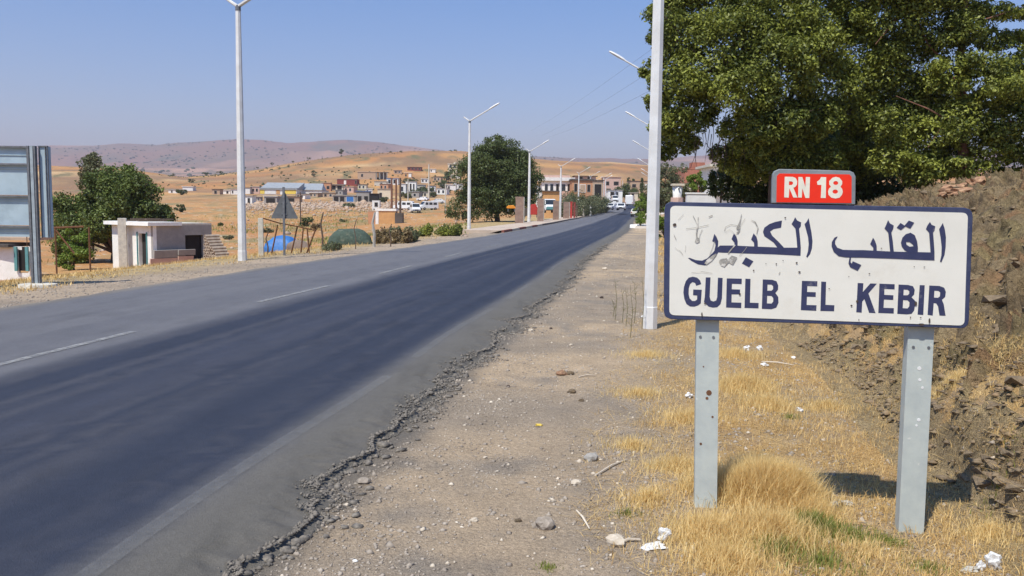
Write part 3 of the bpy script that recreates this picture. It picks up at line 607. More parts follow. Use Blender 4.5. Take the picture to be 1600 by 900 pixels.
# the two steel channel legs
def leg(pt, pb, w, name='leg'):
    top = spl(*pt); bot = spl(*pb); top = top-SN*.05+Vector((0, 0, .5)); bot = bot-SN*.05-Vector((0, 0, .25))
    mb = MB(); d_ = (top-bot); 
    def sec(p):
        hw = w/2; dd = .055
        prof = [(-hw, .028), (hw, .028), (hw, -.04), (hw-.006, -.04), (hw-.006, .022), (-hw+.006, .022), (-hw+.006, -.04), (-hw, -.04)]
        return [loc(p+SU*a+SN*b) for a, b in prof]
    a, b = sec(bot), sec(top); n = len(a)
    mb.add(a+b, [(i, (i+1) % n, n+(i+1) % n, n+i) for i in range(n)]+[tuple(range(n))[::-1], tuple(range(n, 2*n))])
    o = mb.build(name, MAT['galv'], sign); return o, bot, top
l1, b1, t1 = leg((1103.5, 500), (1105, 776), .118)
l2, b2, t2 = leg((1441, 515), (1426, 838), .126)
def legp(b, t, z, off=0): 
    k = (z-b.z)/(t.z-b.z); return b+(t-b)*k+SU*off+SN*.0285
def dot(mb, c, r, n=8):
    ring = [loc(c+SU*(r*math.cos(2*math.pi*k/n))+Vector((0, 0, r*math.sin(2*math.pi*k/n)))) for k in range(n)]; mb.prism(list(range(n)), lambda i: ring[i], lambda i: ring[i]+SN*.003)
for (bb_, tt_, L_, zs) in ((b1, t1, l1, ((.93, -.038), (.93, .03))), (b2, t2, l2, ((.91, -.035), (.91, .04)))):
    for z_, off in zs:
        mb = MB(); dot(mb, legp(bb_, tt_, z_, off), .0075); mb.build('bolt', MAT['galv_dark'], L_)
for bb_, tt_, L_, marks in ((b1, t1, l1, ((.63, .01, .015), (.6, .0, .008), (.77, -.02, .004), (.50, .03, .006), (.35, -.03, .007))), (b2, t2, l2, ((.80, .0, .01), (.74, .005, .008), (.70, .02, .007), (.53, .01, .009), (.50, 0, .006)))):
    mb = MB()
    for z_, off, r_ in marks: dot(mb, legp(bb_, tt_, z_, off)-SN*.002, r_)
    mb.build('rust_spots' if L_ is l1 else 'paint_flecks', MAT['rust'] if L_ is l1 else MAT['litter'], L_)['kind'] = 'stuff'
# ------------------------------------------------------------------ street lamps
LAMPM = {}
def lamp_meshes():
    mb = MB(); zs = [0, .3, .31, 2.5, 5, 7.5]; rs = [.105, .103, .096, .088, .076, .058]
    mb.tube([(0, 0, z) for z in zs], rs, 8, ph=math.pi/8); LAMPM['pole'] = mb.mesh('pole', MAT['white_paint'])
    mb = MB(); mb.tube([(0, 0, 7.46), (0, 0, 7.62)], [.085, .085], 8); LAMPM['collar'] = mb.mesh('collar', MAT['galv_dark'])
    mb = MB(); d1 = Vector((1.45, 0, .84))
    for s in (-1, 1): mb.tube([(0, s*.035, 7.58), (d1.x, s*.03, 7.58+d1.z)], [.042, .032], 6)
    LAMPM['arm'] = mb.mesh('arm', MAT['white_paint'])
    mb = MB()
    for s in (-1, 1): mb.tube([(-.0, s*.035, 7.58), (-.42, s*.035, 7.58+.28)], [.045, .04], 6)
    LAMPM['stub'] = mb.mesh('stub', MAT['white_paint'])
    mb = MB(); ax = Vector((.865, 0, .5)); up = Vector((-.5, 0, .865)); st = Vector((1.35, 0, 7.58+.78))
    secs = [(0, .05, .045), (.1, .085, .07), (.35, .125, .085), (.62, .12, .08), (.8, .085, .06), (.86, .03, .03)]; vs = []
    for t, w, h in secs:
        for k in range(10):
            a = 2*math.pi*k/10; vs.append(st+ax*t+Vector((0, w*math.cos(a), 0))+up*(h*math.sin(a)*(1 if math.sin(a) > 0 else .55)))
    fs = [(i*10+k, i*10+(k+1) % 10, (i+1)*10+(k+1) % 10, (i+1)*10+k) for i in range(len(secs)-1) for k in range(10)]+[tuple(range(10)), tuple(range(50, 60))]
    mb.add(vs, fs); LAMPM['lamp_head'] = mb.mesh('lamp_head', MAT['white_paint'])
lamp_meshes()
def lamp(p, flip, rz, label, lean=(0, 0)):
    e = empty('street_lamp', p, label, 'street lamp', 'white street lamps lining the road'); e.rotation_euler = (lean[0], lean[1], rz+(math.pi if flip else 0))
    for k in ('pole', 'collar', 'arm', 'stub', 'lamp_head'):
        o = link_mesh(k, LAMPM[k], None, e)
        if k == 'pole' and p.y > 20: o.scale = (1.3, 1.3, 1) if p.y < 80 else (1.7, 1.7, 1)
        elif p.y > 80: o.scale = (1, 1.8, 1)
    return e
lefts = [(377.5, 26.4, 'tallest white street lamp on the left verge, beside the pipe stack'), (733, 60.5, 'white street lamp at the start of the striped kerb by the olive tree'),
 (826.5, 93, 'white street lamp between two brown stone pillars on the left pavement'), (875.5, 126, 'white street lamp just right of the pillar row, ochre wall behind it'), (903.5, 159, 'white street lamp by the roadside hedge, fifth along the left pavement'),
 (921.5, 192, 'white street lamp rising from the hedge, sixth along the left pavement'), (942, 226, 'white street lamp beyond the hedge, seventh along the left pavement'), (945.5, 262, 'white street lamp close behind another by the pink brick house, eighth on the left'), (931.5, 305, 'farthest white street lamp of the left row, small, in front of a dark roofed house')]
for i, (px, Y_, lb) in enumerate(lefts):
    p = onpx(px, Y_); p.z += .1 if i > 1 else 0
    rd = math.atan2(float(RR(Y_+5)-RR(Y_-5)), 10) if Y_ < 240 else -.2
    lamp(p, False, -rd, lb, (0, 0))
rights = [(1015.5, 11.64, 'nearest white street lamp, thick pole on the dirt shoulder left of the sign'), (1018, 39.7, 'second white street lamp of the right row, its arm showing beside the nearest pole'), (1018, 64, 'third white street lamp of the right row, mostly hidden by the nearest pole'),
 (1017, 90.5, 'fourth white street lamp of the right row, small arm showing past the nearest pole'), (1017, 122, 'fifth white street lamp of the right row, above the shrubs'), (1018, 157, 'sixth white street lamp of the right row, by the bright shrubs'), (1015, 196, 'seventh white street lamp of the right row, behind the bright shrubs'),
 (972, 430, 'white street lamp far down the road above the white van, arm to the left')]
for i, (px, Y_, lb) in enumerate(rights):
    p = onpx(px, Y_) if Y_ > 12 else Vector((1.93, 11.95, gz(1.93, 11.95)))
    rd = math.atan2(float(RR(Y_+5)-RR(Y_-5)), 10) if Y_ < 240 else 0
    lamp(p, True, -rd, lb)
# ------------------------------------------------------------------ billboard seen from behind
B0 = Vector((-9.62, 17.4, 0)); B0.z = gz(B0.x, B0.y)
bb = empty('billboard', B0, 'grey steel billboard seen from behind at the left edge, standing on dark posts', 'billboard')
def sc17(px): return px*17.4/1350
zt = 1.6+(316.7-230)/1350*17.4-B0.z; zb = 1.6+(316.7-371)/1350*17.4-B0.z; Wd = 3.4
ys4 = [230, 257, 306, 353, 371]; zz = [1.6+(316.7-y)/1350*17.4-B0.z for y in ys4]
for i in range(4):
    mb = MB(); mb.box((-Wd/2-.05, .05, (zz[i]+zz[i+1])/2), (Wd, .012, zz[i]-zz[i+1]-.012))
    mb.box((-Wd/2-.05, .035, zz[i]-.10 if i else zz[i]-.18), (Wd, .02, .018)); mb.build('back_sheet', MAT['billboard'], bb)
for z_ in zz[:4]:
    mb = MB(); mb.box((-Wd/2-.05, .0, z_-.02), (Wd, .06, .035)); mb.build('rail', MAT['galv_dark'], bb)
for x_, w_, m_ in ((-.04, .045, 'galv_dark'), (.035, .06, 'rail'), (.095, .03, 'galv_dark')):
    mb = MB(); mb.box((x_, -.03, zt/2-.1), (w_, .08, zt+.2)); mb.build('post', MAT[m_], bb)
for x_ in (-1.3, -2.6):
    mb = MB(); mb.box((x_, -.03, zt/2-.1), (.08, .08, zt+.2)); mb.build('post', MAT['galv_dark'], bb)
mb = MB(); mb.box((.215, .10, (zt+zb)/2), (.19, .10, zt-zb)); sp_ = mb.build('side_panel', MAT['billboard'], bb)
mb = MB()
for t in (.135, .262, .305): mb.box((t, .04, (zt+zb)/2), (.014, .03, zt-zb+.02))
mb.box((.215, .04, zt), (.19, .04, .02))
mb.build('side_frame', MAT['galv_dark'], bb)
mb = MB(); mb.tube([(.03, 0, -.1), (.03, 0, .05), (.03, 0, .07)], [.42, .36, .2], 12); mb.build('footing', MAT['concrete_pale'], bb)
# ------------------------------------------------------------------ triangular sign from behind
p = onpx(443.5, 29.2)
ts = empty('warning_sign', p, 'triangular warning sign seen from its grey back on a thin pole at the left verge', 'sign'); s_ = 29.2/1350
def zpx(y, Y, px=450): return 1.6+(hor(px)-y)/1350*Y
mb = MB(); mb.box((0, 0, (zpx(293, 29.2)-p.z)/2-.1), (.07, .05, zpx(293, 29.2)-p.z+.2)); mb.build('pole', MAT['galv_dark'], ts)
mb = MB(); z0_, z1_ = zpx(340.5, 29.2)-p.z, zpx(301, 29.2)-p.z
tri = [(-.44, z0_), (-.42, z0_-.03), (.44, z0_-.03), (.46, z0_), (.03, z1_), (-.02, z1_)]
mb.prism(tri, lambda q: Vector((q[0], .035, q[1])), lambda q: Vector((q[0], .06, q[1]))); mb.build('triangle_plate', MAT['tri'], ts)
for z_ in (z0_+.12, z0_+.5):
    mb = MB(); mb.box((0, .03, z_), (.2, .03, .04)); mb.build('clamp', MAT['galv_dark'], ts)
# ------------------------------------------------------------------ left roadside buildings
def wall_quad_box(mb, a, b, thick, z0, z1, mi=0):
    a = Vector(a); b = Vector(b); d_ = (b-a); L_ = d_.length; ang = math.atan2(d_.y, d_.x)
    n = Vector((-math.sin(ang), math.cos(ang))); c = (a+b)/2+n*thick/2
    mb.box((c.x, c.y, (z0+z1)/2), (L_, thick, z1-z0), mi, Matrix.Rotation(ang, 3, 'Z'))
# roadside shed: bright painted front with door and window, grey rendered long wall
Ys = 47.0
fl = onpx(174, Ys+1.0); fr = onpx(238, Ys-1.6); rr_ = onpx(330, Ys+1.2)
zg = min(zpx(414, Ys, 200), gz(fl.x, fl.y)+.1); zg = zpx(414, Ys, 200); zr_ = zpx(351, Ys, 200)
shed = empty('roadside_shed', (fl.x, fl.y, zg), 'low flat roofed shed left of the road, limewashed front, dark doorway, grey long wall', 'shed')
O = Vector((fl.x, fl.y, zg)); H_ = zr_-zg
A_ = Vector((0, 0)); B_ = Vector((fr.x-fl.x, fr.y-fl.y)); C_ = Vector((rr_.x-fl.x, rr_.y-fl.y)); Dn = C_-B_
E_ = A_+Dn
wl = (B_-A_).length; u1 = (B_-A_).normalized()
def wall_open(a, b, opens, z0, z1, th=.2):
    """wall from a to b with openings (t0,t1,z0,z1) in metres"""
    mb = MB(); L_ = (b-a).length; u = (b-a).normalized(); cur = 0
    for t0, t1, w0, w1 in sorted(opens):
        wall_quad_box(mb, a+u*cur, a+u*t0, th, z0, z1)
        if w0 > z0: wall_quad_box(mb, a+u*t0, a+u*t1, th, z0, w0)
        wall_quad_box(mb, a+u*t0, a+u*t1, th, w1, z1); cur = t1
    wall_quad_box(mb, a+u*cur, b, th, z0, z1); return mb
k_ = wl/64.0
front = wall_open(A_, B_, [(10*k_, 21*k_, .75, 1.6), (42*k_, 54*k_, .0, 1.75)], -.6, H_).build('front_wall', MAT['lime'], shed)
tt = Dn.length/92.0
side = wall_open(B_, C_, [(49*tt, 78*tt, .35, 1.65)], -.8, H_).build('side_wall', MAT['cement'], shed)
mb = MB(); wall_quad_box(mb, E_, A_, .2, -.6, H_); mb.build('back_wall', MAT['brick_red'], shed)
mb = MB(); wall_quad_box(mb, C_, E_, .2, -.6, H_); mb.build('end_wall', MAT['cement'], shed)
ud = Dn.normalized()
mb = MB(); q = [A_-u1*.25-ud*.35, B_+u1*.15-ud*.35, B_+u1*.15+ud*1.6, A_-u1*.25+ud*1.6]; mb.prism(q, lambda v: Vector((v.x, v.y, H_-.02)), lambda v: Vector((v.x, v.y, H_+.17))); mb.build('porch_slab', MAT['lime'], shed)
mb = MB(); q = [A_+ud*1.6, B_+ud*1.6, C_, E_]; mb.prism(q, lambda v: Vector((v.x, v.y, H_)), lambda v: Vector((v.x, v.y, H_+.1))); mb.build('roof_slab', MAT['concrete_pale'], shed)
mb = MB(); 
q = [A_+u1*.3+ud*.3, B_-u1*.3+ud*.3, C_-u1*.3-ud*.3, E_+u1*.3-ud*.3]; mb.prism(q, lambda v: Vector((v.x, v.y, -.02)), lambda v: Vector((v.x, v.y, .02))); mb.build('floor', MAT['cement'], shed)
mb = MB(); c_ = A_+u1*(48*k_)+ud*.22; mb.box((c_.x, c_.y, .87), (12*k_, .04, 1.75), M=Matrix.Rotation(math.atan2(u1.y, u1.x), 3, 'Z')); mb.build('door', MAT['dark_in'], shed)
for t in (40.8, 55.2):
    mb = MB(); c_ = A_+u1*(t*k_)-ud*.02; mb.box((c_.x, c_.y, .9), (.05, .08, 1.85), M=Matrix.Rotation(math.atan2(u1.y, u1.x), 3, 'Z')); mb.build('door_jamb', MAT['turq'], shed)
mb = MB(); c_ = A_+u1*(15.5*k_)+ud*.12; mb.box((c_.x, c_.y, 1.17), (11*k_, .03, .86), M=Matrix.Rotation(math.atan2(u1.y, u1.x), 3, 'Z')); mb.build('window', MAT['glass'], shed)
for q_ in (12, 15.5, 19):
    mb = MB(); c_ = A_+u1*(q_*k_)+ud*.03; mb.tube([(c_.x, c_.y, .75), (c_.x, c_.y, 1.6)], .018, 5); mb.build('window_bar', MAT['turq'], shed)
mb = MB(); c_ = B_+ud*(63.5*tt)+Vector((-ud.y, ud.x))*.25; mb.box((c_.x, c_.y, 1.0), (29*tt, .04, 1.4), M=Matrix.Rotation(math.atan2(ud.y, ud.x), 3, 'Z')); mb.build('shutter_void', MAT['dark_in'], shed)
cp = A_+u1*(29*k_)-ud*.42
mb = MB(); mb.box((cp.x, cp.y, (H_+.35)/2-.2), (.42, .34, H_+.75), M=Matrix.Rotation(.3, 3, 'Z')); mb.build('pillar', MAT['concrete_pale'], shed, bevel=.02)
for i in range(4):
    mb = MB(); c_ = A_+u1*(24+i*8)*k_+ud*(.7+.1*i); mb.box((c_.x, c_.y, H_+.17+.045+.09*(i % 2)), (1.5, .22, .07), M=Matrix.Rotation(.5+.1*i, 3, 'Z')); o = mb.build('timber_plank', MAT['wood'])
    o.location = O; tag(o, ['weathered plank lying at the left on the shed roof', 'weathered plank second from left on the shed roof', 'weathered plank second from right on the shed roof', 'weathered plank at the right of those on the shed roof'][i], 'plank', 'planks on the shed roof')
n_ = Vector((ud.y, -ud.x))
for i, (t, w, h, zc, m_) in enumerate(((13, 2.0, .55, .25, 'pink'), (14, 1.7, .4, .75, 'cement'), (33, .9, .5, .35, 'pink'), (34, 1.0, .3, .8, 'cement'))):
    c_ = B_+ud*(t*tt*1.3)+n_*(.25+.05*i); mb = MB(); mb.box((c_.x, c_.y, zc-.05), (w, .1, h), M=Matrix.Rotation(math.atan2(ud.y, ud.x), 3, 'Z') @ Matrix.Rotation(.12, 3, 'X'))
    o = mb.build('concrete_slab', MAT[m_]); o.location = O; tag(o, ['wide pinkish concrete slab leaning low on the grey shed wall', 'grey concrete slab leaning above the wide pinkish one on the shed wall', 'small pinkish slab leaning beside the shed window opening', 'small grey slab leaning by the shed window opening, above a pink one'][i], 'slab')
# pipes stacked beside the shed
pp = onpx(322, Ys-2.6); zp0 = zpx(403, Ys-2.6, 330); ax = Vector((.93, .36, 0)).normalized(); ay = Vector((-.36, .93, 0))*1.0
rp_ = .088; pm = MB(); ax = Vector((.55, .835, 0)); ay = Vector((.835, -.55, 0))
N = 12
ring = lambda r, x: [Vector((x, r*math.cos(2*math.pi*k/N), r*math.sin(2*math.pi*k/N))) for k in range(N)]
vs = ring(rp_*.97, 0)+ring(rp_*.97, .85)+ring(rp_*.62, 0)+ring(rp_*.62, .85); fs = []
for k in range(N):
    k2 = (k+1) % N; fs += [(k, k2, N+k2, N+k), (2*N+k2, 2*N+k, 3*N+k, 3*N+k2), (k2, k, 2*N+k, 2*N+k2), (N+k, N+k2, 3*N+k2, 3*N+k)]
pm.add(vs, fs); pmesh = pm.mesh('concrete_pipe', MAT['pipe_mat'])
rows = 8; ORD = ['bottom', 'second', 'third', 'fourth', 'fifth', 'sixth', 'seventh', 'top']
pp = onpx(318, Ys-1.6); zp0 = zpx(404, Ys-1.6, 330)
for r_ in range(rows):
    n_p = max(1, round(6-r_*5/7))
    for c_i in range(n_p):
        P = Vector((pp.x, pp.y, zp0+rp_+r_*rp_*1.74))+ay*(c_i*2*rp_+(rp_ if r_ % 2 else 0))+ax*random.uniform(-.03, .03)
        o = bpy.data.objects.new('concrete_pipe', pmesh); COL.objects.link(o); o.location = P; o.rotation_euler = (0, 0, math.atan2(ax.y, ax.x)+random.uniform(-.02, .02))
        where = 'only pipe' if n_p == 1 else ('leftmost pipe' if c_i == 0 else ('rightmost pipe' if c_i == n_p-1 else ['', 'second pipe from the left', 'third pipe from the left', 'fourth pipe from the left', 'fifth pipe from the left'][c_i]))
        tag(o, '%s of the %s row of the pipe stack by the shed' % (where, ORD[r_]), 'pipe', 'concrete pipes stacked beside the shed')
# small house behind the billboard
Yh = 40.0; hl = onpx(-40, Yh); h2 = onpx(50, Yh); zg2 = zpx(424, Yh, 30); zt2 = zpx(386, Yh, 30)
hb = empty('block_house', (hl.x, hl.y, zg2), 'small pale block building with turquoise door frame behind the billboard', 'building')
Wb = h2.x-hl.x; k_ = Wb/90; Hh = zt2-zg2
A2, B2 = Vector((0, 0)), Vector((Wb, .3))
wall_open(A2, B2, [(62*k_, 76*k_, -.1, Hh-.15)], -.8, Hh).build('wall', MAT['lime'], hb)
mb = MB(); mb.box((69*k_, .25, Hh/2), (14*k_, .05, Hh)); mb.build('door', MAT['dark_in'], hb)
for t in (60, 77.5, 89): mb = MB(); mb.box((t*k_, .1, Hh/2), (.13, .1, Hh)); mb.build('door_jamb' if t < 80 else 'corner_strip', MAT['turq'], hb)
mb = MB(); wall_quad_box(mb, B2, B2+Vector((-1.9, 3)), .2, -.8, Hh); mb.build('wall', MAT['brick_tan'], hb)
mb = MB(); mb.box((Wb/2-.6, 1.0, Hh+.05), (Wb-.9, 2.4, .14)); mb.build('roof_slab', MAT['dark_roof'], hb)
mb = MB(); mb.box((Wb/2-.2, 1.2, Hh+.35), (Wb+.2, 1.6, .13)); mb.build('upper_slab', MAT['brick_tan'], hb)
for x_ in (.6, 2.2, Wb-.1): mb = MB(); mb.tube([(x_, .3, Hh), (x_, .3, Hh+.75)], .02, 5); mb.build('rebar', MAT['rust'], hb)
# iron frame reaching from billboard toward the tree
f0, f1 = D3(83, 356, 30), D3(131, 354, 30); g = onpx(88, 30)
fr_ = empty('iron_frame', (f0.x, f0.y, gz(f0.x, f0.y)), 'thin dark iron frame with diagonal brace beside the billboard', 'frame'); o0 = Vector(fr_.location)
mb = MB(); mb.tube([f0-o0, f1-o0], .035, 6); mb.build('top_bar', MAT['rust'], fr_)
mb = MB(); a_ = D3(87, 359, 30); b_ = D3(116, 396, 30); mb.tube([a_-o0, b_-o0], .03, 6); mb.build('brace', MAT['rust'], fr_)
for px in (86, 139): a_ = D3(px, 355, 30); mb = MB(); mb.tube([a_-o0, Vector((a_.x, a_.y, gz(a_.x, a_.y)-.2))-o0], .03, 6); mb.build('post', MAT['rust'], fr_)
# ------------------------------------------------------------------ leaning fence, stakes, covered heaps
p = onpx(407, 30.0); cpz = zpx(341, 30, 407)
cpst = MB(); cpst.box((0, 0, (cpz-p.z)/2-.1), (.17, .17, cpz-p.z+.2)); o = cpst.build('concrete_post', MAT['concrete_pale'], None, p, .2, bevel=.012); tag(o, 'cream square concrete post at the end of the leaning fence', 'post')
fe = empty('leaning_fence', p, 'dark rusty fence of leaning bars sagging away from the concrete post', 'fence'); fo = Vector(p)
mb = MB(); rl = [D3(411, 341, 30), D3(438, 349, 30.6), D3(466, 354, 31), D3(492, 360, 31.5)]; mb.tube([a-fo for a in rl], .022, 5); mb.build('top_rail', MAT['rust'], fe)
for (x0, y0, x1, y1) in ((434, 351, 424, 386), (465, 353, 455, 376), (474, 356, 470, 374), (480, 357, 483, 374), (493, 359, 479, 381)):
    Yb = 31; a_ = D3(x0, y0, Yb); b_ = D3(x1, y1, Yb); b_.z = min(b_.z, gz(b_.x, b_.y)); mb = MB(); mb.tube([a_-fo, b_-fo], [.028, .03], 5); mb.build('bar', MAT['rust'], fe)
def stake(px, ytop, Y, label, m_='wood', r_=.04, bend=.05):
    b_ = onpx(px, Y); zt_ = zpx(ytop, Y, px)
    mb = MB(); h_ = zt_-b_.z; mb.tube([(0, 0, -.2), (bend*.4, 0, h_*.35), (-bend, 0, h_*.7), (bend, 0, h_)], [r_, r_*.9, r_*.8, r_*.6], 6); o = mb.build('fence_stake', MAT[m_], None, b_); tag(o, label, 'post')
stake(503, 332, 33, 'crooked wooden stake left of the green covered heap')
stake(555, 343, 34, 'thin wooden stake behind the green covered heap', r_=.022)
stake(584, 332, 36, 'thick weathered stake in front of the orange hut', 'concrete', .07)
stake(610, 350, 36, 'short dark stake in the roadside weeds right of the orange hut', r_=.03)
stake(417, 362, 31, 'small stake beside the cream concrete post', r_=.03)
def mound(name, px0, px1, ytop, ybase, Y, m_, label, cat, seed, sy=.8, flat_=1.0):
    c_ = hit((px0+px1)/2, ybase, 25); Y = c_.y; hw = (px1-px0)/2*Y/1350; zt_ = zpx(ytop, Y, px0); h_ = zt_-c_.z
    bm = bmesh.new(); bmesh.ops.create_uvsphere(bm, u_segments=28, v_segments=14, radius=1)
    for v in bm.verts:
        x_, y_, z_ = v.co; n0 = float(fbm(np.array([x_*1.5+seed]), np.array([y_*1.5+z_]), 4)[0])-.5; n2_ = float(fbm(np.array([x_*6+seed]), np.array([z_*6+y_*2]), 3)[0])-.5
        s2 = 1+n0*.35+n2_*.16; sg = lambda a: math.copysign(abs(a)**.75, a)
        v.co = Vector((sg(x_)*hw*s2, y_*hw*sy*s2, max(z_, -.15)**1 * h_*s2 if z_ > 0 else z_*.3))
        if x_ > 0 and flat_ < 1: v.co.z *= 1-(1-flat_)*x_
    me = bpy.data.meshes.new(name); bm.to_mesh(me); bm.free(); o = link_mesh(name, me, MAT[m_], None, c_, smooth=True); tag(o, label, cat); return o
mound('covered_heap', 414, 468, 369, 393, 31.5, 'blue_sheet', 'heap covered by a bright blue sheet behind the triangular sign pole', 'heap', 3.0)
mound('covered_heap', 448, 488, 375, 390, 32.2, 'brown_cloth', 'dusty brown sheeted heap right of the blue covered one', 'heap', 8.0, .5, .6)
mound('covered_heap', 515, 583, 357, 382, 34.5, 'green_net', 'long heap covered in dull green netting beside the verge', 'heap', 5.0, .4, .8)
# ------------------------------------------------------------------ kerb and pavement on the left
kb = empty('kerb', (0, 0, 0), None, None); kb['kind'] = 'structure'
ys_k = np.arange(56.0, 232.0, 1.0); cyc = 0
stuffmb = MB(); 
for i, y_ in enumerate(ys_k):
    y2 = y_+.97; a = Vector((float(RL(y_)), y_)); b = Vector((float(RL(y2)), y2)); u = (b-a).normalized(); nn = Vector((-u.y, u.x))
    z0_ = float(RZ(y_)); col = ('kerb_red' if ((int((y_-56)//4)) % 2) == 0 else 'kerb_cream') if y_ < 80 else ('kerb_dark')
    q = [a+nn*-.02, b+nn*-.02, b+nn*.16, a+nn*.16]
    mbk = MB() if y_ < 150 else stuffmb
    mbk.prism(q, lambda v: Vector((v.x, v.y, z0_-.15)), lambda v: Vector((v.x, v.y, z0_+.15)))
    if y_ < 150: mbk.build('kerb_stone', MAT[col], kb)
o = stuffmb.build('distant_kerb_stones', MAT['kerb_dark'], kb); o['kind'] = 'stuff'
yy_ = np.arange(56.0, 300.0, 2.0); vs = []; 
for y_ in yy_:
    xl = float(RL(y_)); z_ = float(RZ(y_)); vs += [(xl-.162, y_, z_+.142), (xl-2.7, y_, z_+.150), (xl-2.7, y_, z_-.5)]
fs = []
for i in range(len(yy_)-1): b_ = i*3; fs += [(b_, b_+1, b_+4, b_+3), (b_+1, b_+2, b_+5, b_+4)]
fs.append((0, 1, 2)); o = MB().add(vs, fs).build('pavement', MAT['paving']); tag(o, kind='structure')
# right kerb end
vs = []; yy_ = np.arange(66.0, 240, 3.0)
for y_ in yy_:
    xr = float(RR(y_)); z_ = float(RZ(y_)); vs += [(xr+.5, y_, z_-.2), (xr+.5, y_, z_+.15), (xr+.7, y_, z_+.15), (xr+4, y_, z_+.16), (xr+4, y_, z_-.2)]
fs = []
for i in range(len(yy_)-1):
    for k in range(4): b_ = i*5; fs.append((b_+k, b_+k+1, b_+5+k+1, b_+5+k))
fs.append((0, 1, 2, 3, 4)); o = MB().add(vs, fs).build('right_pavement', MAT['kerb_cream']); tag(o, kind='structure')
p = hit(992, 356); mb = MB()
mb.prism([(-.5, -.6), (.2, -1.0), (1.6, -1.1), (1.9, -.6), (1.8, .6), (.2, .9), (-.3, .4)], lambda q: Vector((q[0], q[1], -.1)), lambda q: Vector((q[0]*.93, q[1]*.9, .3))); o = mb.build('kerb_end_block', MAT['lime'], None, p, -.1, bevel=.05); tag(o, 'whitewashed kerb end block at the start of the right pavement', 'kerb block')
# ------------------------------------------------------------------ stone slab pillars
def slab_pillar(px0, px1, ytop, Y, label, seed, m_='stone_slab'):
    c_ = onpx((px0+px1)/2, Y); c_.z += .12; w = (px1-px0)*Y/1350; h = zpx(ytop, Y, px0)-c_.z; rr = random.Random(seed)
    e = empty('stone_pillar', c_, label, 'pillar', 'brown stone pillars along the left pavement')
    mb = MB(); n = 7; vs = []
    for k in range(n+1):
        t = k/n; z_ = -.15+(h+.15)*t
        for (sx, sy) in ((-1, -1), (1, -1), (1, 1), (-1, 1)): vs.append((sx*w/2*(1-.06*t)+rr.uniform(-.03, .03), sy*.3+rr.uniform(-.02, .02), z_))
    fs = [(k*4+i, k*4+(i+1) % 4, k*4+4+(i+1) % 4, k*4+4+i) for k in range(n) for i in range(4)]+[(3, 2, 1, 0), (n*4, n*4+1, n*4+2, n*4+3)]
    mb.add(vs, fs); mb.build('shaft', MAT[m_], e, bevel=.02)
    mb = MB(); mb.box((w*.47, -.33, h*.5), (w*.1, .05, h*.96)); mb.build('edge_strip', MAT['concrete'], e)
    return e
slab_pillar(805, 819, 308, 84, 'widest brown stone pillar, leftmost, under the dense olive tree', 1)
slab_pillar(839.5, 850, 311, 97, 'brown stone pillar just right of the second pavement lamp', 2)
slab_pillar(864, 873.5, 314, 112, 'brown stone pillar right of the parked minibus, left of a lamp', 3)
slab_pillar(880, 890, 316, 126, 'rightmost brown stone pillar beside the red posts', 4)
for i, (px, yt, Y, m_) in enumerate(((892.5, 317, 133, 'red_paint'), (897.5, 318, 136, 'maroon'), (911.5, 323, 150, 'cream'), (922.5, 322, 160, 'lime'), (901, 322, 140, 'wood'))):
    c_ = onpx(px, Y); c_.z += .1; h = zpx(yt, Y, px)-c_.z; mb = MB(); mb.box((0, 0, h/2), (.3 if i < 2 else .26, .3, h+.1)); mb.box((0, 0, h+.08), (.46 if i < 2 else .32, .36, .1))
    o = mb.build('verge_post', MAT[m_], None, c_); tag(o, ['bright red square post right of the last brown pillar', 'dark maroon square post by the red one', 'cream bollard in front of the roadside hedge', 'whitewashed bollard at the right end of the hedge', 'dark wooden post between red posts and hedge'][i], 'post')
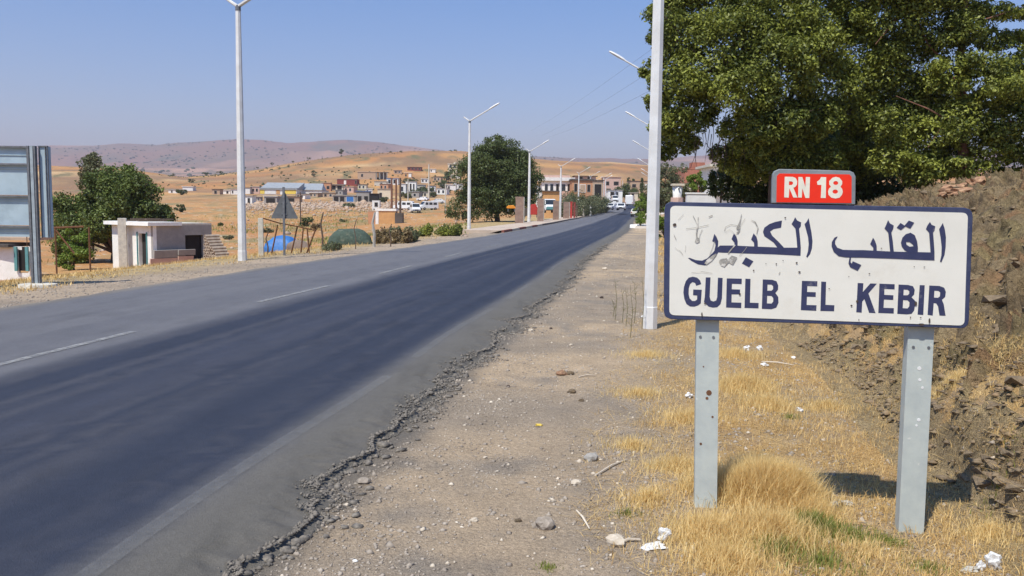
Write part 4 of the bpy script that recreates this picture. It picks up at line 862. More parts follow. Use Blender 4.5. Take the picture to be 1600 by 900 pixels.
# ------------------------------------------------------------------ generic buildings
LASTY = [0]
def building(px0, px1, ytop, ybase, Y, wall, roof, label, wins=(), depth=None, name='house', parapet=.15, rz=0.0, cat='building', over=.25, pitched=False, group=None, hidden=0):
    if 300 < px1 < 730 and ybase > 296 and ytop > 280: ytop -= (ybase-ytop)*.25
    if Y >= 230 and px1 < 730:
        c_ = hit((px0+px1)/2, ybase, 120); Y = c_.y
    c_ = onpx((px0+px1)/2, Y); s_ = Y/1350; w = (px1-px0)*s_; zb_ = zpx(ybase, Y, (px0+px1)/2); LASTY[0] = Y; zt_ = zpx(ytop, Y, (px0+px1)/2); h = zt_-zb_; dp = depth or max(3, min(w*.7, 9))
    e = empty(name, (c_.x, c_.y, zb_), label, cat, group, rz)
    g = min(gz(c_.x-w/2, c_.y), gz(c_.x+w/2, c_.y), gz(c_.x, c_.y+dp))-zb_-.5; g = min(g, -.3)
    mb = MB(); mb.box((0, dp/2, (h+g)/2), (w, dp, h-g)); mb.build('wall', MAT[wall], e)
    if pitched:
        mb = MB(); o_ = over; rh = pitched
        mb.prism([(-w/2-o_, h), (w/2+o_, h), (w/2+o_, h+.15), (0, h+rh), (-w/2-o_, h+.15)], lambda q: Vector((q[0], -o_, q[1])), lambda q: Vector((q[0], dp+o_, q[1]))) if pitched < 50 else None
        mb.build('roof', MAT[roof], e)
    else:
        mb = MB(); mb.box((0, dp/2, h+parapet/2+.002), (w+over*2, dp+over*2, parapet)); mb.build('roof', MAT[roof], e)
    for (a, b, y0, y1, m_) in wins:      # fractions of width, photo-like fractions of height from the base
        ww = (b-a)*w; hh = (y1-y0)*h; cx = (-.5+(a+b)/2)*w; cz = (y0+y1)/2*h
        fr = MB(); fr.box((cx, -.02, cz), (ww+.16, .06, hh+.16)); f_ = fr.build('window' if y0 > .12 else 'door', MAT['concrete' if m_ == 'dark_in' else 'lime'], e)
        pn = MB(); pn.box((cx, -.055, cz), (ww, .03, hh)); pn.build('pane' if m_ == 'glass' else 'panel', MAT[m_], f_)
    return e
G, DK = 'glass', 'dark_in'
# warehouse in the valley
wh = building(407, 464, 297, 304, 345, 'white_wall', 'grey_roof', 'long warehouse with grey roof and yellow and white wall bays across the valley', depth=16, parapet=.25, cat='warehouse')
for a, b, m_ in ((.0, .12, 'yellow'), (.14, .42, 'white_wall'), (.44, .54, 'ochre'), (.68, .98, 'yellow')):
    mb = MB(); Q_ = LASTY[0]; w = 57*Q_/1350; h = 7*Q_/1350; mb.box((-w/2+(a+b)/2*w, -.06, h*.48), ((b-a)*w, .08, h*.9)); mb.build('wall_bay', MAT[m_], wh)
mb = MB(); h1 = h; w = 57*Q_/1350; mb.add([(-w/2-.3, -.4, h1+.25), (w/2+.3, -.4, h1+.25), (w/2+.3, 12, h1+3.2), (-w/2-.3, 12, h1+3.2), (-w/2-.3, -.4, h1), (w/2+.3, -.4, h1), (w/2+.3, 12, h1), (-w/2-.3, 12, h1)], [(0, 1, 2, 3), (7, 6, 5, 4), (0, 4, 5, 1), (1, 5, 6, 2), (2, 6, 7, 3), (3, 7, 4, 0)]); mb.build('sloping_roof', MAT['grey_roof'], wh)
w2 = building(466, 503, 299, 303.5, 342, 'white_wall', 'grey_roof', 'low warehouse wing with dark grey roof right of the yellow bays', depth=14, cat='warehouse')
mb = MB(); w = 38*LASTY[0]/1350; mb.add([(-w/2, -.4, 1.7), (w/2, -.4, 1.7), (w/2-1.4, 9, 4.6), (-w/2-.5, 9, 4.6), (-w/2, -.4, 1.5), (w/2, -.4, 1.5), (w/2, 9, 1.5), (-w/2, 9, 1.5)], [(0, 1, 2, 3), (7, 6, 5, 4), (0, 4, 5, 1), (1, 5, 6, 2), (2, 6, 7, 3), (3, 7, 4, 0)]); mb.build('sloping_roof', MAT['grey_roof'], w2)
building(392, 406, 294.5, 303, 350, 'pink', 'concrete_pale', 'small pinkish hut against the left end of the yellow warehouse', [(.2, .4, .3, .7, DK), (.6, .8, .3, .7, DK)])
building(376, 391, 296, 303, 355, 'white_wall', 'dark_roof', 'low white hut right of the nearest left lamp pole, left of the pinkish hut', [(.3, .5, .2, .8, DK)])
building(503, 517, 289, 298.5, 360, 'brick_or', 'concrete', 'orange brick box house right of the warehouse', [(.55, .85, .2, .6, DK)])
building(517, 536, 291, 298, 362, 'cream', 'grey_roof', 'long low shed with a flat overhanging roof beside the orange brick house', [(.1, .4, .1, .8, DK), (.55, .9, .1, .8, DK)], over=.8)
building(527, 558, 281, 290, 430, 'maroon', 'concrete', 'dark red low house on the lower hill slope', [(.35, .45, .15, .75, 'lime'), (.9, .98, .2, .8, DK)])
building(559, 587, 270, 280.5, 470, 'brick_tan', 'concrete_pale', 'tan block house on the hill beside an unfinished frame', [(.2, .3, .3, .7, DK)])
# unfinished frame house
c_ = hit(596.5, 281, 120); Y = c_.y; c_ = onpx(596.5, Y); zb_ = zpx(281, Y, 596); uf = empty('unfinished_house', (c_.x, c_.y, zb_), 'unfinished concrete frame house with dark open storey beside the tan block house', 'building')
mb = MB(); mb.box((0, 3, 3.7), (6.6, 6.5, .3)); mb.build('roof', MAT['dark_roof'], uf); mb = MB(); mb.box((0, 4.5, 1.5), (5, .2, 5)); mb.build('wall', MAT['cement'], uf)
for x_ in (-2.9, -1, 1, 2.9): mb = MB(); mb.box((x_, 0, 1.1), (.45, .45, 5.2)); mb.build('column', MAT['concrete'], uf)
building(585, 604, 284.5, 291, 400, 'concrete_pale', 'concrete', 'low pale wall building below the tan block house', [(.5, .65, .2, .7, DK)])
building(604, 622, 280, 289, 405, 'white_wall', 'blue_sheet', 'white house with a blue edged roof left of the dark utility poles', [(.15, .35, .2, .8, G), (.6, .8, .2, .8, DK)])
building(632, 643, 271.5, 278.5, 470, 'ochre', 'lime', 'orange and white house on the hill above the villa trees', [(.6, .95, .1, .8, 'lime'), (.1, .3, .3, .7, DK)])
building(636.5, 658, 262.5, 267, 560, 'maroon', 'dark_roof', 'long dark red building alone on the hillside', [(.05, .2, .2, .7, DK), (.3, .45, .2, .7, DK), (.55, .7, .2, .7, DK), (.8, .95, .2, .7, DK)])
v_ = building(699.5, 714, 257.5, 271, 420, 'cream', 'white_wall', 'cream two storey villa just left of the dense olive tree', [(.15, .4, .55, .85, G), (.6, .85, .55, .85, G), (.2, .5, .05, .35, G)], depth=6)
mb = MB(); mb.box((1.4, 2, 5.2), (1.6, 2, 2)); mb.build('roof_room', MAT['cream'], v_)
building(704, 718, 274, 279, 400, 'white_wall', 'lime', 'low white annex below the cream villa', [(.3, .5, .2, .8, DK)])
# second row: shacks by the rubble
for (a, b, yt, yb, Y, wl_, rf, lb, wn) in (
 (383, 394, 309, 319, 252, 'lime', 'concrete', 'leaning white shack left edge of the rubble band', ((.4, .7, 0, .7, DK),)),
 (413, 433, 309.5, 318, 255, 'cement', 'lime', 'dark fronted shack with pale flat roof left of the triangular sign', ((.15, .85, .05, .75, DK),)),
 (448, 468, 309.5, 316, 258, 'brick_tan', 'dark_roof', 'low shack with black roof right of the triangular sign', ((.1, .6, .05, .7, DK),)),
 (520, 556, 308, 316, 262, 'cement', 'concrete_pale', 'long low stall row with pale roof above the rubble', ((.05, .25, .05, .8, DK), (.32, .5, .05, .8, DK), (.6, .9, .05, .8, 'blue_sheet'))),
 (557, 577, 303, 316, 264, 'cement', 'blue_sheet', 'shack under a bright blue roof in the stall row', ((.1, .4, .05, .55, DK), (.6, .9, .05, .55, DK))),
 (578, 590, 306, 316, 262, 'dark_in', 'wood', 'dark lean-to right of the blue roofed shack', ()),
 (590, 611, 299, 311, 275, 'cream', 'concrete', 'cream house with one dark door above the white box', ((.15, .32, .05, .6, DK),)),
 (624, 634, 291, 302, 300, 'white_wall', 'lime', 'white house between the dark utility poles', ((.3, .6, .2, .7, G),)),
 (634, 650, 288, 302, 305, 'lime', 'concrete', 'white columned house right of the dark utility poles', ((.1, .25, .1, .8, G), (.4, .55, .1, .8, DK), (.7, .85, .1, .8, G))),
 (652, 664, 292, 300, 310, 'concrete_pale', 'grey_roof', 'small grey roofed house among the valley trees', ((.3, .6, .2, .7, DK),)),
 (668, 680, 293, 300, 315, 'lime', 'dark_roof', 'small white house right of the valley trees', ((.2, .4, .2, .7, DK), (.6, .8, .2, .7, DK))),
 (688, 712, 291, 297, 320, 'white_wall', 'lime', 'long white wall building left of the olive tree', ((.1, .2, .2, .7, DK), (.5, .6, .2, .7, DK))),
 (264, 285, 297, 302, 360, 'white_wall', 'grey_roof', 'low white shed far left across the valley by a bush', ((.2, .3, .1, .7, DK),)),
 (286, 302, 293.5, 298, 420, 'white_wall', 'lime', 'farthest white shed at the left of the valley', ()),
 (332, 344, 298, 304, 345, 'brick_tan', 'dark_roof', 'small brown roofed hut left of the nearest left lamp', ((.3, .6, .1, .7, DK),)),
 (346, 360, 299, 303.5, 345, 'lime', 'lime', 'white hut left of the nearest left lamp pole', ((.6, .8, .1, .7, DK),)),
 (361, 372, 298, 304, 348, 'white_wall', 'pink', 'whitewashed hut touching the nearest left lamp pole in view', ((.2, .35, .2, .7, DK),)),
 ):
    building(a, b, yt, yb, Y, wl_, rf, lb, wn, depth=4, over=.3)
WN = ((.12, .3, .2, .7, DK), (.55, .75, .2, .7, G))
for (px, yb, w_, h_, wl_, rf, lb) in (
 (514, 309, 18, 5, 'brick_tan', 'concrete', 'long tan shed just above the rubble right of the sign'), (545, 301, 16, 6, 'pink', 'concrete', 'pinkish house below the dark red low house'), (566, 296, 13, 6, 'cream', 'dark_roof', 'cream hut with dark roof under the tan block house'), (577, 303, 10, 5, 'white_wall', 'lime', 'small white hut above the blue roofed shack'),
 (530, 305, 12, 5, 'cement', 'grey_roof', 'grey shed left of the pinkish valley house'), (600, 297, 14, 6, 'brick_or', 'concrete', 'orange brick house above the cream house with one door'), (645, 309, 20, 6, 'cement', 'grey_roof', 'grey roofed shed behind the leftmost valley van'), (668, 308, 14, 5, 'cream', 'concrete', 'cream low house behind the valley bushes'), (690, 304, 16, 6, 'lime', 'grey_roof', 'pale house left of the olive tree edge'),
 (664, 286, 12, 5, 'white_wall', 'lime', 'white hillside hut below the long dark red building'), (683, 284, 12, 6, 'brick_tan', 'dark_roof', 'tan hillside house left of the cream villa'), (622, 272, 12, 4, 'brick_tan', 'concrete', 'small tan hut high on the hill left of the orange white house'), (676, 270, 8, 4, 'white_wall', 'lime', 'tiny white hut on the slope right of the long red building'), (470, 311, 14, 5, 'lime', 'dark_roof', 'white shack with dark roof at the slim crossarm pole'), (490, 308, 14, 4, 'brick_tan', 'concrete', 'tan rubble walled shack by the crossarm pole'), (436, 316, 14, 5, 'brick_tan', 'dark_roof', 'brown shack behind the triangular sign top'), (402, 314, 12, 4, 'cement', 'concrete', 'grey shack right of the leaning white shack'), (716, 296, 14, 7, 'white_wall', 'lime', 'white house half hidden by the left edge of the olive tree')):
    building(px-w_/2, px+w_/2, yb-h_*1.15, yb, 250, wl_, rf, lb, WN if w_ > 11 else WN[:1], depth=5, over=.3, rz=((px*7) % 5-2)*.09)
# ruined rubble stones
n = 2600; px_ = RS.uniform(375, 640, n); py_ = 318+RS.normal(0, 5.5, n)+(px_-500)*.004
pts = []
for a, b in zip(px_, py_):
    if b < 307: continue
    Yq = 262-(b-314)*5.5+RS.uniform(-4, 4); X_ = (a-800)/1350*Yq; pts.append((X_, Yq, 0))
pts = np.array(pts); pts[:, 2] = ground_z(pts[:, 0], pts[:, 1])+.1
scatter('rubble', pts[:1300], RS.lognormal(math.log(.42), .5, 1300), MAT['rubble_stone'], .7, label='pale rubble heaped across the valley floor')
scatter('brick_rubble', pts[1300:2400], RS.lognormal(math.log(.5), .5, len(pts[1300:2400])), MAT['brick_tan'], .7, label='broken brick rubble among the pale stones')
n = 2400; a = RS.uniform(90, 730, n); Yq = RS.uniform(48, 240, n); X_ = (a-800)/1350*Yq; kk = (fbm(X_*.05, Yq*.05, 3, 5) > .47); X_, Yq = X_[kk], Yq[kk]
scatter('field_stones', np.stack([X_, Yq, ground_z(X_, Yq)+.02], 1), RS.lognormal(math.log(.17), .5, len(X_)), MAT['rubble_stone'], .6, label='pale stones strewn over the ochre field')
# utility poles
def pole(px, ytop, Y, label, m_='wood', r_=.16, arm=True):
    c_ = onpx(px, Y); h = zpx(ytop, Y, px)-c_.z; e = empty('utility_pole', c_, label, 'utility pole'); mb = MB(); mb.tube([(0, 0, -.3), (0, 0, h)], [r_, r_*.75], 8); mb.build('pole', MAT[m_], e)
    if arm:
        mb = MB(); mb.box((0, -.15, h-.5), (1.5, .1, .12)); mb.build('crossarm', MAT[m_], e)
    return e
pole(612, 279, 150, 'dark brown utility pole, leftmost of three behind the orange hut', 'bark_red', .21, False)
pole(619, 281, 152, 'dark brown utility pole, middle of three behind the orange hut', 'bark_red', .2, False)
pole(625.5, 279, 149, 'dark brown utility pole, rightmost of three behind the orange hut', 'bark', .21, False)
pole(469.5, 301, 140, 'slim pole with crossarm just right of the triangular sign', 'wood', .12, True)
pole(696, 288, 170, 'slim pale pole left of the olive tree', 'concrete_pale', .14, False)
pole(670, 258, 330, 'distant pale pole on the hill slope', 'concrete_pale', .3, False)
pole(637.5, 281, 240, 'slim pale pole among the white valley houses', 'concrete_pale', .18, False)
# ------------------------------------------------------------------ orange hut and town at the road end
YO = hit(602, 350, 40).y; oh = building(587, 618, 334, 350, YO, 'ochre', 'lime', 'small orange walled hut with white slab roof below the road', [(.02, .12, 0, 1.0, 'lime')], depth=2.6, cat='hut', over=.12, parapet=.36)
mb = MB(); q_ = YO/62; mb.box((.95*q_, .6, .36*q_), (.55*q_, 1.7, .85*q_)); mb.build('side_wall', MAT['dark_roof'], oh)
building(575, 586.5, 335, 351, YO+1, 'brick_or', 'brick_tan', 'low broken brick wall left of the orange hut', (), depth=.4, cat='wall', over=.02)
def boxlike(px0, px1, ytop, ybase, Y, m_, label, cat, name, dp=1.2, bev=.05):
    c_ = onpx((px0+px1)/2, Y); zb_ = zpx(ybase, Y, px0); zt_ = zpx(ytop, Y, px0); w = (px1-px0)*Y/1350; mb = MB(); mb.box((0, 0, (zt_-zb_)/2), (w, dp, zt_-zb_)); mb.box((w*.1, -dp/2-.01, (zt_-zb_)*.6), (w*.3, .03, (zt_-zb_)*.35)); mb.box((0, 0, zt_-zb_+.03), (w*1.06, dp*1.06, .06))
    o = mb.build(name, MAT[m_], None, (c_.x, c_.y, zb_), bevel=bev); return tag(o, label, cat)
bx = building(581.5, 593, 317, 329, hit(587, 329, 60).y, 'white_wall', 'lime', 'white cabin above the left end of the orange hut', [(.35, .75, .4, .8, DK), (.2, .8, 0.02, .14, DK)], depth=1.6, cat='cabin', over=.03, parapet=.05)
# town left of the road end
t1 = building(846, 893, 283.5, 301, 185, 'lime', 'white_wall', 'long white house with flat white roof right of the olive tree', [(.1, .2, .1, .7, G), (.28, .38, .1, .7, G), (.48, .56, .1, .7, DK), (.66, .78, .1, .7, G), (.86, .94, .1, .7, DK)], depth=8, over=.6, parapet=.7)
mb = MB(); mb.box((0, 2, 3.15), (5.5, 4, .9)); mb.build('roof_room', MAT['pink'], t1)
mb = MB(); mb.box((.6, -.9, -1.1), (7, .3, 2.6)); mb.build('lower_wall', MAT['pink'], t1)
building(848, 873.5, 300, 318, 142, 'ochre', 'dark_roof', 'ochre walled shop with dark eave below the white house', [(.05, .3, -.2, .0, DK)], depth=5, over=.3)
building(893, 925, 283, 309, 178, 'brick_or', 'dark_roof', 'unfinished orange brick house with arch and dark roof edge', [(.12, .25, .35, .8, 'dark_in'), (.4, .65, .3, .75, 'brick_tan'), (.75, .88, .35, .75, DK)], depth=8, parapet=.35)
building(898, 930, 276.5, 283, 230, 'pink', 'dark_roof', 'upper brick storey with dark roof behind the unfinished house', [(.2, .35, .2, .8, DK), (.6, .75, .2, .8, DK)], depth=8, over=.5)
building(925, 942, 283, 312, 205, 'brick_tan', 'dark_roof', 'dark fronted narrow house behind lamps near the bend', [(.2, .8, .1, .8, DK)], depth=6)
building(943, 969, 278, 300, 300, 'pink', 'pink', 'pink brick house with square windows at the bend', [(.08, .3, .45, .7, DK), (.58, .86, .45, .7, DK), (.15, .4, .02, .2, DK)], depth=9)
building(950, 972, 298, 311, 265, 'lime', 'concrete', 'white ground storey below the pink brick house', [(.15, .4, .3, .8, DK), (.55, .7, .3, .8, G)], depth=6)
building(984, 1013, 284, 300, 330, 'brick_tan', 'dark_roof', 'brown flat roofed house at the far road end behind cypresses', [(.1, .3, .4, .7, DK), (.5, .7, .4, .7, DK), (.8, .9, .4, .7, 'lime')], depth=9)
building(984, 996, 302, 309, 270, 'cream', 'concrete', 'small cream kiosk above the white van', [(.2, .5, .2, .8, DK)], depth=4)
building(838, 848, 291, 303, 200, 'lime', 'dark_roof', 'small white house half behind the right side of the olive tree', [(.3, .6, .3, .7, DK)], depth=5)
# right of the road behind the sign
rb = building(1068, 1108, 266, 300, 150, 'brick_red', 'brick_red', 'red brick house seen through the gap above the town sign', [(.55, .8, .25, .5, 'cream')], depth=9, over=.05, parapet=.2)
mb = MB(); mb.box((.2, 1.5, 4.2), (2.2, 2.5, 1.6)); mb.build('roof_room', MAT['brick_red'], rb)
mb = MB(); mb.add([(-2.3, -.1, 0), (-.6, -.1, 0), (-.6, -.1, 1.5), (-2.3, -.1, .4), (-2.3, -.3, 0), (-.6, -.3, 0), (-.6, -.3, 1.5), (-2.3, -.3, .4)], [(0, 1, 2, 3), (7, 6, 5, 4), (0, 4, 5, 1), (1, 5, 6, 2), (2, 6, 7, 3), (3, 7, 4, 0)]); mb.build('lower_gable', MAT['cream'], rb)
vh = building(1113, 1150, 262, 325, 88, 'white_wall', 'concrete_pale', 'white house with balconies glimpsed through the big tree', [(.08, .35, .68, .88, G), (.5, .8, .68, .88, G), (.08, .35, .3, .5, G), (.5, .8, .3, .5, G)], depth=6, over=.5, parapet=.25)
for z_ in (1.6, 2.9): mb = MB(); mb.box((0, -.5, z_), (2.7, .9, .14)); mb.build('balcony', MAT['lime'], vh)
building(1073, 1118, 304, 330, 36, 'white_wall', 'lime', 'long white garden wall just above the left part of the sign', (), depth=.3, cat='wall', over=.03, parapet=.06)
c_ = onpx(1057.5, 38); zt_ = zpx(288, 38, 1057); e = empty('gate_pillar', c_, 'cream gate pillar with a flat cap and a round hole above the sign corner', 'pillar'); h = zt_-c_.z
mb = MB(); mb.tube([(0, 0, -.2), (0, 0, h-.58), (0, 0, h-.1)], [.18, .19, .22], 10); mb.build('shaft', MAT['lime'], e, smooth=True)
mb = MB(); mb.box((0, 0, h-.045), (.52, .5, .09)); mb.build('cap', MAT['cream'], e)
mb = MB(); mb.tube([(.02, -.2, h-.22), (.02, -.26, h-.22)], [.035, .035], 10); mb.build('hole', MAT['dark_in'], e)
mb = MB(); mb.tube([(0, 0, -.2), (0, 0, h-.6)], [.3, .28], 8); mb.build('base', MAT['pink'], e)
# ------------------------------------------------------------------ vehicles
def vehicle(px, Y, kind, rz, label, cat, col='car_white', group=None, onroad=False, base=None):
    p = onpx(px, Y)
    if base is not None and not onroad and px < 700: p = hit(px, base, 60)
    if onroad: p.z = float(RZ(min(Y, 580)))+.06
    if base is not None and px > 700: p.z = max(p.z, zpx(base, Y, px))
    e = empty('parked_van' if cat == 'van' else ('minibus' if cat == 'minibus' else 'car'), p, label, cat, group, rz)
    if kind == 'van': Lc, Wc, Hc, prof = 4.6, 1.75, 1.95, [(-2.3, .35), (2.3, .35), (2.35, .75), (2.25, 1.0), (1.75, 1.15), (1.15, 1.9), (.9, 1.97), (-2.1, 1.97), (-2.28, 1.8)]
    elif kind == 'truck': Lc, Wc, Hc, prof = 5.6, 2.0, 2.5, [(-2.8, .45), (2.8, .45), (2.8, 1.1), (2.5, 1.75), (1.5, 1.8), (1.45, 2.55), (-2.75, 2.6), (-2.8, 2.5)]
    else: Lc, Wc, Hc, prof = 4.1, 1.65, 1.42, [(-2.05, .3), (2.05, .3), (2.08, .6), (1.95, .8), (1.1, .9), (.5, 1.38), (.3, 1.42), (-.9, 1.42), (-1.15, 1.35), (-1.75, .95), (-2.05, .85)]
    w = Wc/2; mb = MB(); n = len(prof); vs = []
    for sy in (-1, 1):
        for x, z in prof: vs.append((x, sy*w*(1 if z < 1.0 else (.9 if z < 1.6 else .86)), z))
    fs = [tuple(range(n))[::-1], tuple(range(n, 2*n))]+[(i, (i+1) % n, n+(i+1) % n, n+i) for i in range(n)]
    mb.add(vs, fs); mb.build('body', MAT[col], e, bevel=.06)
    def quad(pts, name, m_, off):
        mb = MB(); a, b, c = [Vector(q) for q in pts[:3]]; nn = (b-a).cross(c-a).normalized(); q2 = [Vector(q)+nn*off for q in pts]+[Vector(q)-nn*.01 for q in pts]
        mb.add(q2, [(0, 1, 2, 3), (7, 6, 5, 4), (0, 4, 5, 1), (1, 5, 6, 2), (2, 6, 7, 3), (3, 7, 4, 0)]); mb.build(name, MAT[m_], e)
    if kind == 'car':
        quad([(1.06, -w*.8, .92), (1.06, w*.8, .92), (.55, w*.74, 1.34), (.55, -w*.74, 1.34)], 'windscreen', 'glass', .012)
        quad([(-1.72, w*.78, .98), (-1.72, -w*.78, .98), (-1.2, -w*.72, 1.33), (-1.2, w*.72, 1.33)], 'rear_window', 'glass', .012)
        sp_ = [(-1.05, -.35), (-.25, .75)]; zl, zh = .93, 1.3
    else:
        xs = 1.7 if kind == 'van' else 2.52; xe = 1.2 if kind == 'van' else 2.1
        if kind == 'van':
            quad([(1.72, -w*.86, 1.18), (1.72, w*.86, 1.18), (1.2, w*.8, 1.84), (1.2, -w*.8, 1.84)], 'windscreen', 'glass', .014)
            quad([(-2.31, w*.75, 1.2), (-2.31, -w*.75, 1.2), (-2.28, -w*.7, 1.75), (-2.28, w*.7, 1.75)], 'rear_window', 'glass', .03)
            sp_ = [(.4, 1.15), (-.7, .2), (-1.9, -.9)]; zl, zh = 1.15, 1.7
        else:
            quad([(2.74, -w*.86, 1.2), (2.74, w*.86, 1.2), (2.54, w*.8, 1.68), (2.54, -w*.8, 1.68)], 'windscreen', 'glass', .014); sp_ = [(1.6, 2.3)]; zl, zh = 1.15, 1.6
    for s in (-1, 1):
        for a, b in sp_:
            yy = lambda z: s*(w*(1 if z < 1 else .9)+.012)
            q = [(a, yy(zl+.1), zl), (b, yy(zl+.1), zl), (b-.06, yy(1.2), zh), (a+.06, yy(1.2), zh)]
            quad(q if s < 0 else q[::-1], 'side_window', 'glass', .015)
    for x in (-Lc*.31, Lc*.31):
        for s in (-1, 1):
            mb = MB(); mb.tube([(x, s*(w-.18), .31), (x, s*(w+.01), .31)], [.31, .31], 14); wl_ = mb.build('wheel', MAT['tyre'], e)
            mb = MB(); mb.tube([(x, s*(w+.012), .31), (x, s*(w+.025), .31)], [.17, .15], 10); mb.build('rim', MAT['rim'], wl_)
    for s in (-1, 1):
        mb = MB(); mb.box((Lc/2+.02, s*w*.72, .68), (.06, .3, .17)); mb.build('headlight', MAT['lamp_clear'], e)
        mb = MB(); mb.box((-Lc/2-.01, s*w*.82, .78), (.06, .17, .2)); mb.build('tail_light', MAT['lamp_red'], e)
    for x in (Lc/2+.05, -Lc/2-.05): mb = MB(); mb.box((x, 0, .42), (.12, Wc*.96, .16)); mb.build('bumper', MAT['black_trim'], e)
    mb = MB(); mb.box((Lc/2+.04, 0, .62), (.04, Wc*.45, .12)); mb.build('grille', MAT['black_trim'], e)
    return e
PI = math.pi
vehicle(631, 128, 'van', PI*.95, 'white van leftmost of those parked in the valley behind the orange hut', 'van', base=328)
vehicle(648.5, 112, 'van', -PI*.42, 'white van with dark windscreen facing the road, middle of the valley vans', 'van', base=332.5)
vehicle(669, 126, 'van', PI*1.2, 'white van rightmost of the valley group beside a small bush', 'van', base=328)
vehicle(660.5, 190, 'car', PI*.9, 'pale car parked far behind the white valley vans', 'car', base=314)
vehicle(684, 175, 'car', PI*1.1, 'white car parked in the valley left of the olive tree', 'car', base=318)
vehicle(957, 184, 'car', -PI*.70, 'white estate car at the left kerb near the bend', 'car', onroad=True, base=328.5)
vehicle(970.5, 174, 'car', -PI*.56, 'white car coming towards the camera in the left lane', 'car', onroad=True, base=329)
vehicle(984.5, 214, 'truck', PI*.42, 'white box van driving away beyond the white cars', 'van', onroad=True, base=322.5)
vehicle(994.5, 158, 'car', PI*.42, 'cream coloured saloon car driving away in the right lane', 'car', 'car_cream', onroad=True)
vehicle(960, 250, 'van', -PI*.5, 'small white van far behind the two white cars at the bend', 'van', base=316.5)
mbus = vehicle(857, 124, 'van', -PI*.45, 'white and green minibus parked between two brown stone pillars', 'minibus', base=333)
mb = MB(); mb.box((2.36, 0, .62), (.06, 1.6, .5)); mb.build('green_band', MAT['turq'], mbus)
# orange and red objects under the olive tree
def cart(px, Y, yt, yb, m_, label, name, cat):
    c_ = onpx(px, Y); zb_ = max(c_.z, zpx(yb, Y, px)); h = zpx(yt, Y, px)-zb_; e = empty(name, (c_.x, c_.y, zb_), label, cat)
    mb = MB(); mb.prism([(-.45, .3), (.4, .3), (.5, h*.6), (.2, h), (-.3, h*.95), (-.5, h*.7)], lambda q: Vector((q[0], -.3, q[1])), lambda q: Vector((q[0], .3, q[1]))); mb.build('body', MAT[m_], e, bevel=.04)
    for s in (-.33, .33): mb = MB(); mb.box((s, 0, .16), (.08, .5, .34)); mb.build('leg', MAT['galv_dark'], e)
    return e
cart(799, 86, 321, 331, 'orange_paint', 'bright orange machine body behind the widest stone pillar', 'orange_machine', 'machine')
cart(834, 98, 319, 340, 'red_paint', 'red painted frame leaning beside the second pavement lamp', 'red_frame', 'frame')
cart(824, 99, 325, 342, 'dark_roof', 'dark machine standing in the tree shade by the second pavement lamp', 'dark_machine', 'machine')
# wires
wires = [((830, 204), (1002, 82)), ((846, 212), (1006, 112)), ((858, 214), (1006, 140))]
for i, ((x0, y0), (x1, y1)) in enumerate(wires):
    a_ = D3(x0, y0, 210); b_ = D3(x1, y1, 62); b_ = b_+(b_-a_)*.25; pts = []
    for k in range(13):
        t = k/12; p_ = a_*(1-t)+b_*t; p_.z -= math.sin(PI*t)*.5; pts.append(p_)
    o = MB().tube(pts, .007, 4).build('power_line', MAT['wire']); tag(o, ['topmost thin power line crossing the sky left of the big tree', 'middle thin power line crossing the sky left of the big tree', 'lowest thin power line crossing the sky left of the big tree'][i], 'power line', 'power lines in the sky')
# ------------------------------------------------------------------ trees
def leaves(name, clumps, n, size, m_, parent, droop=.3, narrow=.5, org=(0, 0, 0), seed=1, shell=.55, up=.35):
    """clumps: list of (cx,cy,cz,rx,ry,rz)"""
    R = np.random.RandomState(seed); cl = np.array(clumps, float); wt = (cl[:, 3]*cl[:, 4]*cl[:, 5])**.66; wt /= wt.sum(); k = R.choice(len(cl), n, p=wt)
    d_ = R.normal(size=(n, 3)); d_ /= np.linalg.norm(d_, axis=1)[:, None]; r_ = (shell+(1-shell)*R.rand(n)**.6)
    r_ = r_*(1+.28*(fbm(d_[:, 0]*2.2+k*1.7, d_[:, 1]*2.2+d_[:, 2]*2.0, 3)-.5)*2)
    P = cl[k, :3]+d_*cl[k, 3:6]*r_[:, None]
    ns = 11; sd_ = R.normal(size=(len(cl), ns, 3)); sd_ /= np.linalg.norm(sd_, axis=2)[..., None]; sd_[..., 2] = sd_[..., 2]*.95+.08
    js = R.randint(0, ns, n); sub = R.rand(n) < .66; sc_ = R.uniform(.26, .48, (len(cl), ns))[k, js]
    P2 = cl[k, :3]+sd_[k, js]*cl[k, 3:6]*.85+d_*cl[k, 3:6]*(sc_*R.rand(n)**.4)[:, None]; P = np.where(sub[:, None], P2, P)
    # twiggy local clustering
    q = R.randint(0, max(1, n//9), n); off = R.normal(size=(max(1, n//9), 3)); 
    nrm = d_*.7+R.normal(size=(n, 3))*.75; nrm[:, 2] += up; nrm /= np.linalg.norm(nrm, axis=1)[:, None]
    t = np.cross(nrm, R.normal(size=(n, 3))); t[:, 2] -= droop*R.rand(n); t /= np.linalg.norm(t, axis=1)[:, None]; b = np.cross(nrm, t)
    s = size*R.uniform(.55, 1.35, n)[:, None]; 
    v0 = P-t*s*.5; v1 = P+b*s*narrow*.5+nrm*s*.08; v2 = P+t*s*.5; v3 = P-b*s*narrow*.5+nrm*s*.08
    V = np.stack([v0, v1, v2, v3], 1).reshape(-1, 3); Fc = np.arange(n*4).reshape(n, 4)
    tone = np.clip(.35+.9*(fbm(k*3.1+P[:, 0]*.5, P[:, 2]*.6+k, 3)-.4)+R.normal(0, .22, n), 0, 1); col = np.repeat(tone, 4)[:, None].repeat(3, 1)
    o = link_mesh(name, np_mesh(name, V-np.array(org), Fc, m_, col=col), None, parent); return o
